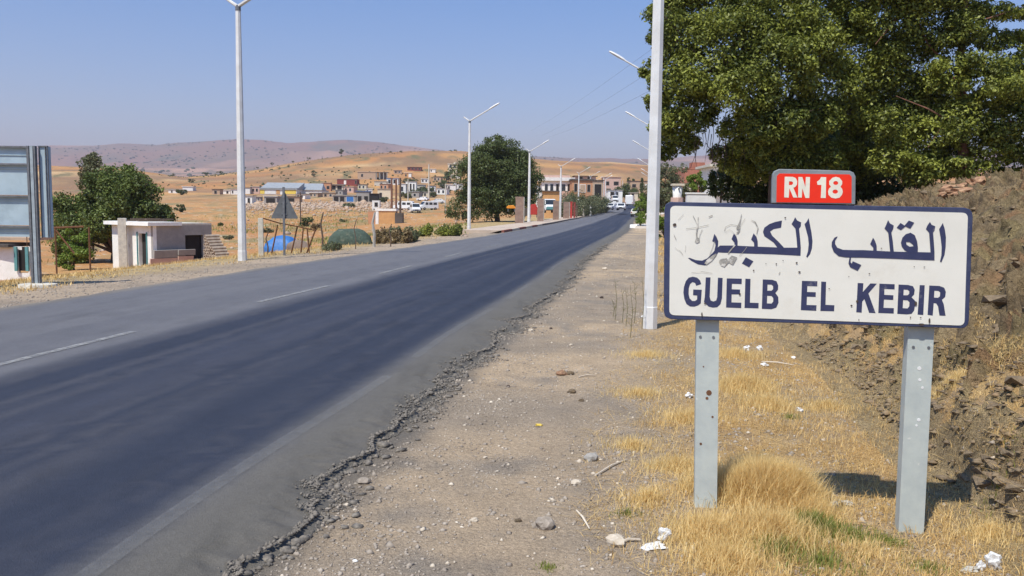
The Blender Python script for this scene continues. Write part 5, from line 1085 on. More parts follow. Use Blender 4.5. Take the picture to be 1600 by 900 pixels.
def crown(rx, ry, rz, cz, n, seed, flat=.0, rmin=.18, rmax=.36, hollow=.35):
    R = random.Random(seed); out = []
    for i in range(n):
        th = R.uniform(0, 2*math.pi); u = R.uniform(-1, 1); q = math.sqrt(1-u*u); rr = (hollow+(1-hollow)*R.random()**.7)
        s = R.uniform(rmin, rmax)*rx; k = 1-.75*s/rx*.6
        out.append((rx*q*math.cos(th)*rr*k, ry*q*math.sin(th)*rr*k, cz+rz*u*rr*k, s*R.uniform(.8, 1.3), s*R.uniform(.8, 1.2), s*R.uniform(.65, 1.0)))
    return out
def limbs(mb, base, targets, r0, seed, forkz):
    R = random.Random(seed); f_ = Vector((0, 0, forkz)); mb.tube([(0, 0, -.3), (R.uniform(-.1, .1), R.uniform(-.1, .1), forkz*.5), f_], [r0*1.3, r0*1.05, r0*.9], 9)
    for c_ in targets:
        t = Vector(c_[:3]); m_ = f_.lerp(t, .45)+Vector((R.uniform(-.3, .3), R.uniform(-.3, .3), R.uniform(0, .5)))*r0*2
        mb.tube([f_, m_, t], [r0*.5, r0*.3, r0*.1], 6)
        for _ in range(2):
            t2 = t+Vector((R.uniform(-1, 1), R.uniform(-1, 1), R.uniform(-.6, 1)))*c_[3]*.9; mb.tube([m_.lerp(t, .5), t2], [r0*.16, r0*.04], 4)
def tree(name, base, rx, ry, rz, cz, label, lm=LEAF_A, nl=20000, size=.16, nc=40, seed=1, trunk=.25, fork=1.2, cat='tree', group=None, extra=(), bark='bark', lp={}, **kw):
    e = empty(name, base, label, cat, group); cl = crown(rx, ry, rz, cz, nc, seed, **kw)+list(extra)
    mb = MB(); limbs(mb, None, cl[::max(1, len(cl)//14)], trunk, seed, fork); mb.build('trunk', MAT[bark], e)
    leaves('crown', cl, nl, size, lm, e, seed=seed, **lp); return e
# middle olive tree beside the road
c_ = onpx(777, 106); k4 = 106/78
tree('olive_tree', c_, 5.3, 4.4, 4.6, zpx(279, 106, 777)-c_.z, 'large dense olive tree beyond the left kerb behind the second lamp post', LEAF_B, 95000, .25, 80, 5, .3, .8, extra=[tuple(q_*k4 for q_ in t_) for t_ in [(-3.0, -1, 1.2, 1.5, 1.4, 1.3), (-3.6, -.5, .9, 1.0, 1.0, .9), (2.8, 0, 4.4, 1.3, 1.2, 1.1), (.8, 0, 6.5, 1.4, 1.3, 1.1), (-1.2, 0, 5.8, 1.3, 1.2, 1.0), (3.1, -.4, 2.2, 1.1, 1, 1.0), (1.5, -1, 1.6, 1.6, 1.4, 1.3), (-1, -1.2, 1.4, 1.6, 1.4, 1.4)]])
# left tree group behind the shed
c_ = onpx(178, 56)
tree('bushy_tree', c_, 3.8, 3.0, 2.8, 3.0, 'wide bushy green tree behind the flat roofed shed', LEAF_F, 85000, .20, 60, 9, .25, .6, extra=[(-2.6, -.6, 1.5, 1.3, 1.2, 1.4), (-2.3, -.8, .5, 1.1, 1, 1.1), (-.6, 0, 5.2, 1.1, 1, .9), (1.9, 0, 4.4, 1.2, 1, .9), (2.9, 0, 2.6, 1.0, 1, 1.2), (.8, 0, 5.5, .8, .8, .8)])
c_ = onpx(144, 70); tree('slender_tree', c_, 1.0, .9, 1.4, zpx(266, 70, 144)-c_.z, 'small grey green treetop rising behind the bushy tree', LEAF_D, 6000, .16, 26, 4, .1, 2.0, rmin=.3, rmax=.5)
c_ = onpx(113, 47); tree('green_shrub', c_, 1.0, .8, 1.9, 1.2, 'leafy light green shrub at the left side of the bushy tree', LEAF_C, 9000, .14, 26, 14, .06, .4, cat='shrub')

# small trees and bushes in valley and on the hill
def bush(px, py, w_px, h_px, Y, label, lm=LEAF_B, nl=700, seed=1, name='bush', size=None, cat='bush'):
    c_ = hit(px, py+h_px*.45, 40)
    if c_.y > 800 or Y > 600: c_ = onpx(px, Y)
    Y = c_.y; s_ = Y/1350; zc = zpx(py, Y, px)-c_.z; w = w_px*s_/2; h = h_px*s_/2
    tree(name, c_, w, w*.8, h, max(zc, h*.6), label, lm, nl, size or max(.12, w*.22), 14, seed, max(.05, w*.06), max(.2, zc*.5), cat=cat)
bush(282, 326, 18, 13, 72, 'small round shrub right of the bushy tree', nl=1500, seed=15, name='green_shrub', cat='shrub')
bush(533.5, 238.5, 9, 8, 702, 'lone round tree standing on the crest of the hill', nl=1200, seed=3, name='hill_tree', cat='tree')
bush(490, 272, 9, 11, 520, 'dark little tree on the hill slope above the warehouse', nl=900, seed=4, name='hill_tree', cat='tree')
for i, (px, py, w_, h_, Y, lb, lm) in enumerate(((479, 346, 26, 18, 60, 'green bush just right of the triangular sign plate', LEAF_B), (494, 355, 20, 14, 56, 'greyish dry bush behind the leaning fence', LEAF_E), (700, 277, 22, 20, 330, 'dark tree below the cream villa', LEAF_B), (693, 290, 20, 14, 260, 'dark bushes left of the slim pale pole', LEAF_B),
    (662, 297, 22, 10, 250, 'dark green tree between the valley houses', LEAF_B), (640, 283, 26, 8, 420, 'dark hedge like trees above the white columned house', LEAF_B), (653, 302, 26, 8, 230, 'grey green bushes behind the valley vans', LEAF_D), (677, 305, 16, 8, 230, 'low dark bush behind the rightmost valley van', LEAF_B), (676, 297, 12, 9, 240, 'small dark tree by the small white house', LEAF_B),
    (634, 306, 22, 9, 235, 'dark bush right of the utility poles', LEAF_B), (600, 313, 18, 8, 200, 'dark bush left of the utility poles', LEAF_B), (546, 322, 26, 5, 150, 'low green weed patch on the field by the rubble', LEAF_D), (535, 345, 14, 4, 90, 'tiny green weed clump in the ochre field', LEAF_D), (358, 371, 18, 7, 60, 'green weed clump left of the nearest left lamp pole', LEAF_D), (419, 361, 22, 6, 48, 'green weed patch behind the cream concrete post', LEAF_D),
    (285, 301, 20, 8, 330, 'round bush beside the farthest white sheds', LEAF_B), (345, 351, 12, 5, 90, 'small dark bush above the pipe stack', LEAF_B), (711, 240, 8, 6, 690, 'small dark tree on the skyline left of the olive tree', LEAF_B), (383, 263, 7, 3.4, 640, 'dark shrub on the ridge line, leftmost of a row', LEAF_B), (404, 263, 6, 3, 640, 'dark shrub on the ridge above the warehouse', LEAF_B), (426, 257, 7, 3.4, 645, 'dark shrub on the ridge, between two smaller ones', LEAF_B), (451, 261, 5, 3, 600, 'small dark shrub just below the ridge line', LEAF_B), (459, 254, 6, 3, 660, 'dark shrub on the ridge left of the skyline tree', LEAF_B), (483, 249, 7, 3, 670, 'broad dark shrub on the ridge left of the skyline tree', LEAF_B), (610, 246, 6, 3, 650, 'dark shrub on the upper hill right of the skyline tree', LEAF_B), (627, 250, 6, 3, 640, 'dark shrub on the hill above the long red building', LEAF_B), (322, 272, 12, 5, 620, 'dark bush cluster at the foot of the ridge', LEAF_B), (345, 270, 10, 4, 625, 'dark bush at the start of the ridge', LEAF_B), (300, 283, 14, 5, 560, 'dark bush low in the valley left of the ridge', LEAF_B), (270, 274, 8, 5, 560, 'dark tree at the right edge of the bushy tree, far away', LEAF_B), (440, 270, 5, 3, 560, 'tiny dark shrub on the open slope', LEAF_B))):
    bush(px, py, w_, h_, Y, lb, lm, 900 if Y < 400 else 350, 20+i)
# ridge scrub
n = 1500; a = RS.uniform(240, 730, n); Yq = RS.uniform(420, 730, n); X_ = (a-800)/1350*Yq
kk = fbm(X_*.02, Yq*.02, 3, 55) > RS.uniform(.45, .75, n); X_, Yq = X_[kk][:420], Yq[kk][:420]
scatter('hill_scrub', np.stack([X_, Yq, ground_z(X_, Yq)+.2], 1), RS.uniform(.5, 1.6, len(X_)), LEAF_B, .7, label='low dark scrub dotting the hillside')
n = 5000; a = RS.uniform(-150, 1000, n); Yq = RS.uniform(1600, 5000, n); X_ = (a-800)/1350*Yq; kk = fbm(X_*.002, Yq*.002, 3, 58) > RS.uniform(.40, .7, n); X_, Yq = X_[kk][:2000], Yq[kk][:2000]
scatter('far_trees', np.stack([X_, Yq, ground_z(X_, Yq)+2], 1), RS.uniform(5, 16, len(X_)), LEAF_B, .5, label='dark specks of trees across the far plain and mountains')
# roadside weeds
def weed_mass(px0, px1, ytop, ybase, Y, lm, n, seed, label, sz=.12, cat='weeds'):
    c_ = onpx((px0+px1)/2, Y); w = (px1-px0)*Y/1350; R = random.Random(seed); cl = []
    for i in range(16):
        x = R.uniform(-.5, .5)*w; h = (zpx(ytop, Y, px0)-c_.z)*R.uniform(.4, .95); cl.append((x, R.uniform(-1, 1), h*.5, w*.10, .5, max(h*.5, .15)))
    e = empty('roadside_weeds', c_, label, cat); leaves('foliage', cl, n, sz, lm, e, seed=seed, shell=.2); mb = MB(); 
    for q in cl: mb.tube([(q[0], q[1], -.2), (q[0]+.05, q[1], q[2]+q[5]*.7)], [.02, .008], 4)
    mb.build('stems', MAT['wood'], e)
weed_mass(612, 655, 352, 372, 42, LEAF_D, 5000, 3, 'pale green roadside weeds right of the orange hut')
weed_mass(650, 720, 346, 362, 50, LEAF_A, 8000, 4, 'green weeds along the verge in front of the olive tree')
weed_mass(585, 640, 355, 374, 40, LEAF_E, 3500, 5, 'dry brown weeds below the orange hut')
weed_mass(500, 530, 378, 388, 33, LEAF_D, 1500, 6, 'small green weeds left of the green covered heap', .08)
# hedge and trees near the road end
def hedge(px0, px1, ytop, Y0, Y1, lm, n, seed, label, name='hedge', sz=.3):
    a_ = onpx(px0, Y0); b_ = onpx(px1, Y1); e = empty(name, a_, label, 'hedge' if name == 'hedge' else 'shrub'); R = random.Random(seed); cl = []
    for i in range(26):
        t = i/25; p = a_.lerp(b_, t)-a_; Yt = Y0+(Y1-Y0)*t; h = zpx(ytop, Yt, px0)-gz(a_.x+p.x, a_.y+p.y); h *= R.uniform(.75, 1.1); cl.append((p.x, p.y+R.uniform(-1, 1), p.z+h*.5, 1.3, 1.5, h*.55))
    leaves('foliage', cl, n, sz, lm, e, seed=seed, shell=.3); mb = MB()
    for q in cl[::3]: mb.tube([(q[0], q[1], q[2]-q[5]*1.6), (q[0], q[1], q[2])], [.06, .03], 5)
    mb.build('stems', MAT['bark'], e)
hedge(903, 948, 309, 150, 192, LEAF_D, 12000, 31, 'long clipped hedge along the left pavement before the bend')
hedge(890, 925, 303, 172, 182, LEAF_B, 5000, 33, 'taller dark shrubs behind the roadside hedge', 'shrub_row')
hedge(876, 902, 306, 150, 160, LEAF_D, 4000, 34, 'dusty shrubs behind the rightmost stone pillar', 'shrub_row')
for i, (px, yt, w_, Y, lb) in enumerate(((977, 282, 16, 300, 'dark conifer behind the far lamp at the bend'), (981, 270, 5, 345, 'narrow cypress, tallest left one at the road end'), (988, 275, 5, 340, 'narrow cypress between two brown houses'), (1002, 272, 5, 325, 'narrow cypress left of the nearest lamp pole'), (966, 288, 14, 280, 'dark round tree left of the far lamp at the bend'), (924, 264, 5, 260, 'narrow dark tree above the unfinished brick house'), (990, 290, 14, 290, 'dark tree mass behind the cream kiosk'))):
    c_ = onpx(px, Y); h = zpx(yt, Y, px)-c_.z; w = w_*Y/1350/2
    tree('cypress' if w_ < 8 else 'conifer', c_, w, w, h*.48, h*.52, lb, LEAF_B, 2200, .45, 26, 60+i, .15, .6, rmin=.5, rmax=.8)
c_ = onpx(1004, 108); tree('bright_shrub', c_, 1.3, 1.6, 1.9, 2.2, 'bright yellow green tree at the right kerb behind the nearest lamp', LEAF_C, 9000, .16, 26, 71, .08, .6, cat='tree')
c_ = onpx(1001, 76); tree('bright_shrub', c_, .6, .9, .6, .75, 'low green shrub beside the whitewashed kerb block', LEAF_C, 3500, .1, 14, 72, .04, .2, cat='shrub')
c_ = onpx(1047, 62); tree('grey_green_tree', c_, 1.9, 1.6, 2.2, 3.2, 'dusty olive coloured tree between the lamp pole and the gate pillar', LEAF_D, 14000, .13, 36, 73, .15, 1.2)
c_ = onpx(1040, 42); tree('bright_shrub', c_, .5, .5, .9, .9, 'light green shrub between the nearest lamp pole and the gate pillar', LEAF_C, 4500, .08, 16, 74, .05, .3, cat='shrub')
c_ = onpx(1089, 58); tree('bright_shrub', c_, .75, .7, .8, zpx(288, 58, 1089)-c_.z, 'bright green round shrub in front of the red brick house', LEAF_C, 7000, .1, 20, 75, .06, .8, cat='shrub')
# the big trees on the right
Yt = 25.0; c_ = onpx(1215, Yt); s_ = Yt/1350
def cl_px(lst, Y, base):
    out = []
    for px, py, rpx, rpy, dy in lst:
        p = D3(px, py, Y+dy); sc = (Y+dy)/1350; out.append((p.x-base.x, p.y-base.y, p.z-base.z, rpx*sc, rpx*sc*.85, rpy*sc))
    return out
bigA = cl_px([(1060, 60, 48, 40, -1), (1105, 15, 60, 45, 0), (1060, 130, 42, 32, -1), (1105, 110, 55, 45, -1.5), (1050, 195, 34, 28, -.5), (1085, 175, 38, 32, -1), (1150, 60, 60, 50, -1.5), (1165, 140, 52, 42, -2), (1200, 20, 70, 50, -1), (1215, 105, 60, 45, -2), (1260, 60, 60, 50, -1.5), (1285, 130, 52, 42, -1.2), (1215, 190, 48, 36, -1.8), (1160, 205, 36, 30, -1), (1300, 20, 60, 50, 0), (1265, 185, 46, 34, -1.2), (1040, 240, 16, 12, 0), (1130, 245, 20, 22, .5), (1110, -60, 90, 60, 0), (1230, -60, 110, 60, 0), (1340, 90, 50, 44, -.6), (1345, 170, 48, 36, -.4), (1240, 235, 50, 28, .4), (1330, 230, 46, 28, .2), (1190, 240, 36, 24, .8), (1022, 110, 22, 20, 0), (1026, 160, 20, 18, 0), (1040, 222, 22, 18, 0), (1070, 225, 24, 16, -.3), (1030, 200, 18, 16, 0), (1035, 55, 24, 26, -.3), (1045, 20, 34, 26, 0), (1180, 260, 40, 30, 1), (1260, 275, 50, 30, 1.2), (1330, 275, 45, 28, 1.2), (1250, 200, 46, 34, -1), (1225, 250, 40, 30, -.8), (1275, 255, 44, 30, -.6), (1190, 225, 34, 26, -1)], Yt, c_)
big = empty('big_tree', c_, 'huge leafy broad tree above the left and middle of the town sign', 'tree')
mb = MB(); limbs(mb, None, [q for q in bigA if q[2] > 3.2][::3], .22, 3, 3.0)
for a_ in bigA[::3]:
    R = random.Random(int(a_[0]*100)); 
    for _ in range(3): mb.tube([Vector(a_[:3]), Vector(a_[:3])+Vector((R.uniform(-1, 1), R.uniform(-.6, .6), R.uniform(-1, .3)))*a_[3]*1.1], [.04, .01], 4)
mb.build('trunk', MAT['bark'], big)
leaves('crown', bigA, 200000, .105, LEAF_A, big, seed=41, shell=.2, narrow=.5, up=.5)
c2_ = onpx(1150, 27.0); low = cl_px([(1125, 285, 18, 26, 0), (1150, 300, 22, 22, 0), (1185, 295, 34, 26, 0), (1235, 300, 36, 24, 0), (1290, 295, 40, 28, 0), (1345, 298, 40, 26, -.5), (1390, 285, 36, 26, -.5), (1170, 250, 40, 30, 1), (1230, 250, 50, 34, 1.2), (1300, 245, 55, 36, 1.2), (1370, 245, 50, 36, 1.2), (1440, 260, 50, 30, 1), (1200, 200, 50, 40, 2), (1290, 190, 60, 44, 2), (1380, 180, 60, 44, 2), (1150, 265, 26, 18, .6), (1210, 320, 60, 22, .3), (1320, 325, 70, 22, 0)], 27, c2_)
e = empty('dark_undergrowth', c2_, 'dark leafy undergrowth below the big tree just above the sign', 'shrub'); leaves('foliage', low, 60000, .13, LEAF_B, e, seed=43, shell=.3); mb = MB()
for q in low: mb.tube([(q[0], q[1], q[2]-1.2), (q[0]+.1, q[1], q[2]+.2)], [.04, .02], 5)
mb.build('stems', MAT['bark'], e)
c3_ = onpx(1500, 23.5)
bigB = cl_px([(1400, 30, 60, 46, 0), (1390, 110, 52, 42, .4), (1400, 190, 50, 36, .4), (1400, 250, 44, 28, .4), (1460, 60, 56, 36, 0), (1450, 0, 60, 36, 0), (1455, 150, 46, 34, .6), (1465, 215, 50, 34, .2), (1540, 100, 40, 24, -.8), (1570, 135, 42, 26, -1), (1580, 190, 44, 28, -.6), (1540, 230, 50, 30, 0), (1600, 235, 40, 30, 0), (1530, 170, 34, 22, -.4), (1550, 20, 46, 16, .2), (1600, 20, 26, 12, .2), (1620, 90, 26, 22, -.5), (1430, -50, 100, 50, 0), (1560, -50, 60, 34, 0), (1640, 170, 60, 40, 0), (1555, 62, 30, 18, .3), (1590, 60, 28, 16, .5), (1565, 150, 44, 30, .5), (1600, 110, 40, 30, .6), (1490, 120, 40, 34, -.5), (1500, 190, 40, 34, -.5), (1500, 50, 36, 30, -.5), (1420, 150, 50, 40, 1), (1500, 262, 60, 16, 0), (1590, 275, 40, 14, .4), (1440, 275, 40, 22, .3), (1500, 20, 30, 30, .3)], 23.5, c3_)
e = empty('reddish_trunk_tree', c3_, 'tree with a reddish flaking trunk at the right edge above the rocky bank', 'tree'); mb = MB()
pts = [D3(1502, 300, 23.6)-c3_, D3(1506, 200, 23.5)-c3_, D3(1499, 110, 23.4)-c3_, D3(1505, 40, 23.3)-c3_, D3(1512, -60, 23.4)-c3_]; pts[0].z = -.4; mb.tube(pts, [.15, .13, .11, .08, .05], 9)
for (a, b, c) in (((1500, 120), (1450, 70), (1430, 20)), ((1505, 150), (1560, 150), (1590, 185)), ((1504, 200), (1450, 170), (1400, 150)), ((1504, 60), (1540, 30), (1600, 10)), ((1504, 220), (1470, 200), (1450, 230))):
    mb.tube([D3(*a, 23.4)-c3_, D3(*b, 23.2)-c3_, D3(*c, 23.3)-c3_], [.035, .022, .01], 6)
for q in bigB[::2]: mb.tube([Vector(q[:3]), Vector(q[:3])+Vector((random.uniform(-1, 1), random.uniform(-.5, .5), random.uniform(-1, .4)))*q[3]], [.03, .008], 4)
mb.build('trunk', MAT['bark_red'], e)
leaves('crown', bigB, 115000, .105, LEAF_A, e, seed=47, shell=.2, narrow=.5, up=.5)
# dead hanging twigs in the gap
c4_ = onpx(1110, 24.5); e = empty('hanging_twigs', c4_, 'bare hanging twigs in the gap under the left side of the big tree', 'twigs'); mb = MB(); R = random.Random(8)
for i in range(34):
    a_ = D3(R.uniform(1085, 1165), R.uniform(175, 225), 24.5+R.uniform(-.6, .6)); b_ = a_+Vector((R.uniform(-.25, .25), R.uniform(-.2, .2), -R.uniform(.35, 1.0))); m_ = a_.lerp(b_, .5)+Vector((R.uniform(-.08, .08), 0, 0))
    mb.tube([a_-c4_, m_-c4_, b_-c4_], [.012, .008, .004], 4)
mb.build('twig_cluster', MAT['bark'], e)
# ------------------------------------------------------------------ grass
def blades(name, X, Y, H, Wd, lean, m_, label, seed=1, zoff=0, parent=None, wind=(.25, .05), Z=None):
    R = np.random.RandomState(seed); n = len(X); Z = (ground_z(X, Y) if Z is None else Z)+zoff; a = R.uniform(0, 6.283, n); ca, sa = np.cos(a), np.sin(a)
    lx = R.normal(0, 1, n)*lean*H+wind[0]*H*R.rand(n); ly = R.normal(0, 1, n)*lean*H+wind[1]*H*R.rand(n)
    w = Wd*R.uniform(.6, 1.3, n); hz = np.sqrt(np.maximum(H**2-lx**2-ly**2, (H*.12)**2))
    b0 = np.stack([X-ca*w, Y-sa*w, Z-.01], 1); b1 = np.stack([X+ca*w, Y+sa*w, Z-.01], 1)
    mid = np.stack([X+lx*.35, Y+ly*.35, Z+hz*.6], 1); m0 = mid-np.stack([ca*w, sa*w, 0*w], 1)*.8; m1 = mid+np.stack([ca*w, sa*w, 0*w], 1)*.8; t = np.stack([X+lx, Y+ly, Z+hz], 1)
    V = np.stack([b0, b1, m1, t, m0], 1).reshape(-1, 3); i = np.arange(n)*5
    Fc = np.concatenate([np.stack([i, i+1, i+2], 1), np.stack([i, i+2, i+4], 1), np.stack([i+4, i+2, i+3], 1)])
    tone = np.clip(R.normal(.5, .28, n), 0, 1); col = np.repeat(tone, 5)[:, None].repeat(3, 1)
    o = link_mesh(name, np_mesh(name, V, Fc, m_, col=col), None); tag(o, label, None, None, 'stuff'); return o
def place(n, y0, y1, s0, s1, thr, seed, sc=1.2):
    R = np.random.RandomState(seed); y = np.exp(R.uniform(math.log(y0), math.log(y1), n)); sr = R.uniform(s0, s1, n); x = RR(y)+sr
    nn = fbm(x*sc, y*sc, 4, seed); ed = sst(s0, s0+.9, sr); kk = nn*.8+ed*.22 > thr+R.uniform(-.08, .12, n); return x[kk], y[kk]
x, y = place(110000, 2.6, 14, 1.5, 4.9, .54, 91, 2.6); R = np.random.RandomState(3)
blades('dry_grass', x, y, R.uniform(.02, .075, len(x))*(.4+1.1*fbm(x*1.5, y*1.5, 3, 4)), .0017, .7, STRAW, 'short dry straw grass covering the verge around the sign', 5)
x, y = place(26000, 14, 50, 1.9, 4.9, .48, 92, .8); blades('far_dry_grass', x, y, R.uniform(.05, .16, len(x)), .006, .5, STRAW, 'dry straw grass along the far verge under the bank', 6)
x, y = place(34000, 2.6, 13, 1.4, 4.6, .45, 93, 2.2); blades('flattened_straw', x, y, R.uniform(.03, .10, len(x)), .0018, 2.2, STRAW, 'flattened broken straw lying on the dirt', 7, .004)
# tall blond tufts
def tuft(cx, cy, r, n, h, m_, seed, wd=.0022, lean=.3):
    R = np.random.RandomState(seed); a = R.uniform(0, 6.283, n); q = np.abs(R.normal(0, .5, n))*r; X_ = cx+q*np.cos(a)*1.2; Y_ = cy+q*np.sin(a); return X_, Y_, h*R.uniform(.4, 1.05, n)*np.exp(-(q/r)**2*.5)
tx, ty, th_ = [], [], []
for (px, py, r, n, h) in ((1190, 800, .25, 5600, .27), (1230, 800, .22, 4400, .28), (1150, 800, .2, 3000, .2), (1180, 780, .2, 2600, .24), (1210, 850, .3, 3600, .17), (1110, 850, .3, 3000, .13), (1270, 820, .16, 1500, .15), (1160, 610, .4, 3000, .18), (1200, 640, .35, 2000, .14), (1080, 660, .35, 1600, .12), (1060, 740, .3, 1500, .12), (1150, 560, .4, 1500, .15), (1290, 640, .3, 900, .1), (1480, 690, .25, 1200, .12), (1545, 840, .25, 1000, .1), (1420, 640, .25, 700, .08), (1130, 890, .3, 2200, .12), (1010, 800, .25, 900, .09), (1095, 790, .14, 1500, .14), (1000, 620, .35, 1200, .08), (1010, 560, .4, 1200, .09), (990, 700, .3, 1200, .07), (1350, 870, .3, 800, .07)):
    g_ = G_ = None; d_ = ray(px, py); t_ = (-.08-EYE)/d_.z; cx, cy = d_.x*t_, d_.y*t_; a_, b_, c_ = tuft(cx, cy, r, n, h, None, int(px+py)); tx.append(a_); ty.append(b_); th_.append(c_)
x = np.concatenate(tx); y = np.concatenate(ty); h = np.concatenate(th_)
blades('blond_tufts', x, y, h, .0017, .38, TUFT, 'tall blond grass tufts around the left leg of the sign', 9, wind=(.2, .1))
gx, gy, gh = [], [], []
for (px, py, r, n, h) in ((1270, 840, .17, 1300, .12), (1260, 800, .12, 600, .11), (1330, 845, .2, 700, .06), (1390, 850, .12, 300, .05), (1220, 870, .25, 500, .1), (1450, 890, .15, 250, .05), (980, 815, .12, 150, .04), (1235, 655, .1, 120, .06), (1285, 890, .3, 500, .08), (1560, 800, .3, 250, .06), (855, 895, .06, 120, .03)):
    d_ = ray(px, py); t_ = (-.08-EYE)/d_.z; a_, b_, c_ = tuft(d_.x*t_, d_.y*t_, r, n, h, None, int(px*3+py)); gx.append(a_); gy.append(b_); gh.append(c_)
blades('green_grass', np.concatenate(gx), np.concatenate(gy), np.concatenate(gh), .0022, .4, GRASSG, 'short green grass patches at the foot of the sign', 10)
# grass on the bank
R = np.random.RandomState(21); n = 60000; ia = R.randint(5, nb_a-40, n); ib = R.randint(25, nb_b-12, n); P = BANKP[ia, ib]+R.normal(0, .01, (n, 3))*np.array([1, 1, 0]); pa = 1-ROCKY[ia, ib]
kk = (pa*fbm(P[:, 0]*1.5, P[:, 1]*1.5, 3, 5) > R.uniform(.25, .6, n)) & (R.rand(n) < np.clip(ya[ia]/9, .15, 1)); P = P[kk][:36000]
blades('bank_grass', P[:, 0], P[:, 1], R.uniform(.03, .09, len(P))*(1+P[:, 1]*.03), .0035, .6, STRAW, 'thin dry grass growing on the rocky bank', 12, Z=P[:, 2])
# left verge dry grass
R = np.random.RandomState(22); n = 42000; y = np.exp(R.uniform(math.log(13), math.log(60), n)); dl = R.uniform(1.8, 14, n); x = RL(y)-dl; kk = fbm(x*.5, y*.5, 4, 8)+.12*(dl > 3) > R.uniform(.42, .66, n); x, y = x[kk], y[kk]
blades('left_verge_grass', x, y, R.uniform(.04, .17, len(x)), .008, .6, STRAW, 'dry brown grass on the left verge around the billboard', 13)
n = 26000; Yq = R.uniform(55, 230, n); a = R.uniform(60, 730, n); x = (a-800)/1350*Yq; kk = fbm(x*.06, Yq*.05, 4, 18) > R.uniform(.46, .66, n); x, Yq = x[kk], Yq[kk]
blades('field_grass', x, Yq, R.uniform(.2, .5, len(x)), .035, .4, GRASSG, 'thin grass patches over the ochre field', 14)
# dry stalks by the near lamp
e = empty('dry_stalks', hit(962, 500), 'thin dry weed stalks on the shoulder left of the nearest lamp', 'weed'); R = random.Random(4); o0 = Vector(e.location)
STK = mat('dry_stalk', (.22, .19, .09), (.14, .13, .06), 20, .9)
for (px, y0, y1) in ((961, 500, 434), (978, 510, 450), (985, 528, 445), (972, 505, 452), (991, 505, 440), (1003, 515, 432), (958, 495, 470)):
    mb = MB(); b_ = hit(px, y0); z1 = EYE+(hor(px)-y1)/1350*b_.y; mb.tube([b_-o0, Vector((b_.x+.02, b_.y, (b_.z+z1)/2))-o0, Vector((b_.x-.02, b_.y, z1))-o0], [.005, .004, .002], 4)
    for k in range(9):
        t = R.uniform(.2, .95); q = Vector((b_.x+.01, b_.y, b_.z+(z1-b_.z)*t))-o0; mb.tube([q, q+Vector((R.uniform(-.07, .07), R.uniform(-.05, .05), R.uniform(.01, .06)))], [.003, .0015], 4)
    mb.build('stalk', STK, e)['kind'] = 'stuff'
# ------------------------------------------------------------------ slabs in the bank, stones, litter
slabs = [rock_mesh('slab', MAT['rock_grey'], 300+i, .28, .4) for i in range(6)]+[rock_mesh('slab', MAT['rock_tan'], 320+i, .3, .4) for i in range(2)]
R = random.Random(17); cand = []
for _ in range(6000):
    i, j = R.randrange(20, 620), R.randrange(28, 250)
    if ROCKY[i, j] > .55 and R.random() < ROCKY[i, j]: cand.append((i, j))
R.shuffle(cand); cand.sort(key=lambda q: ya[q[0]]); near = cand[:600]; R.shuffle(near)
for k, (i, j) in enumerate(near[:150]):
    P = BANKP[i, j]; o = bpy.data.objects.new('slab', slabs[R.randrange(8)]); COL.objects.link(o); o.parent = bank
    s = R.uniform(.05, .13)*(1+.05*P[1]); o.location = (P[0]+s*.25, P[1], P[2]-s*.12); o.scale = (s*R.uniform(1.2, 2.0), s*R.uniform(1.2, 2.8), s*R.uniform(.8, 1.5)); o.rotation_euler = (R.uniform(-.25, .0)-.12, -.35+R.uniform(-.15, .15), R.uniform(-.3, .3))
cand2 = [(R.randrange(60, 640), R.randrange(24, 280)) for _ in range(30000)]; cand2 = [q for q in cand2 if R.random() < ROCKY[q]*(.35 if ya[q[0]] < 9 else .2)]; foot_ = [(R.randrange(200, 440), R.randrange(20, 46)) for _ in range(2600)]; sp_ = np.array([BANKP[q] for q in cand2+foot_])+RS.normal(0, .012, (len(cand2)+2600, 3)); 
o = scatter('slate_fragments', sp_, np.clip(RS.lognormal(math.log(.035), .5, len(sp_)), .012, .12)*(1+sp_[:, 1]*.05), MAT['rock_grey'], .35, label='loose slate fragments on the rocky bank'); 
for i, (px, py, s) in enumerate(((1518, 752, .17), (1540, 760, .22), (1572, 757, .24), (1597, 768, .2), (1530, 738, .16), (1562, 735, .2), (1592, 742, .18), (1545, 718, .14), (1580, 712, .16), (1520, 712, .12), (1470, 640, .14), (1500, 600, .16), (1560, 640, .2), (1590, 600, .22), (1410, 590, .13), (1440, 560, .14), (1340, 545, .16), (1380, 560, .15), (1560, 470, .2), (1590, 420, .22), (1545, 380, .2), (1575, 520, .18))):
    P = hit(px, py, 2.5); o = bpy.data.objects.new('ledge_slab', slabs[i % 6]); COL.objects.link(o); o.parent = bank; s *= P.y/5.2
    o.location = (P[0]+s*.42, P[1]+s*.3, P[2]-.005); o.scale = (s*1.3, s*1.9, s*1.5); o.rotation_euler = (-.08, .1, R.uniform(-.3, .3))
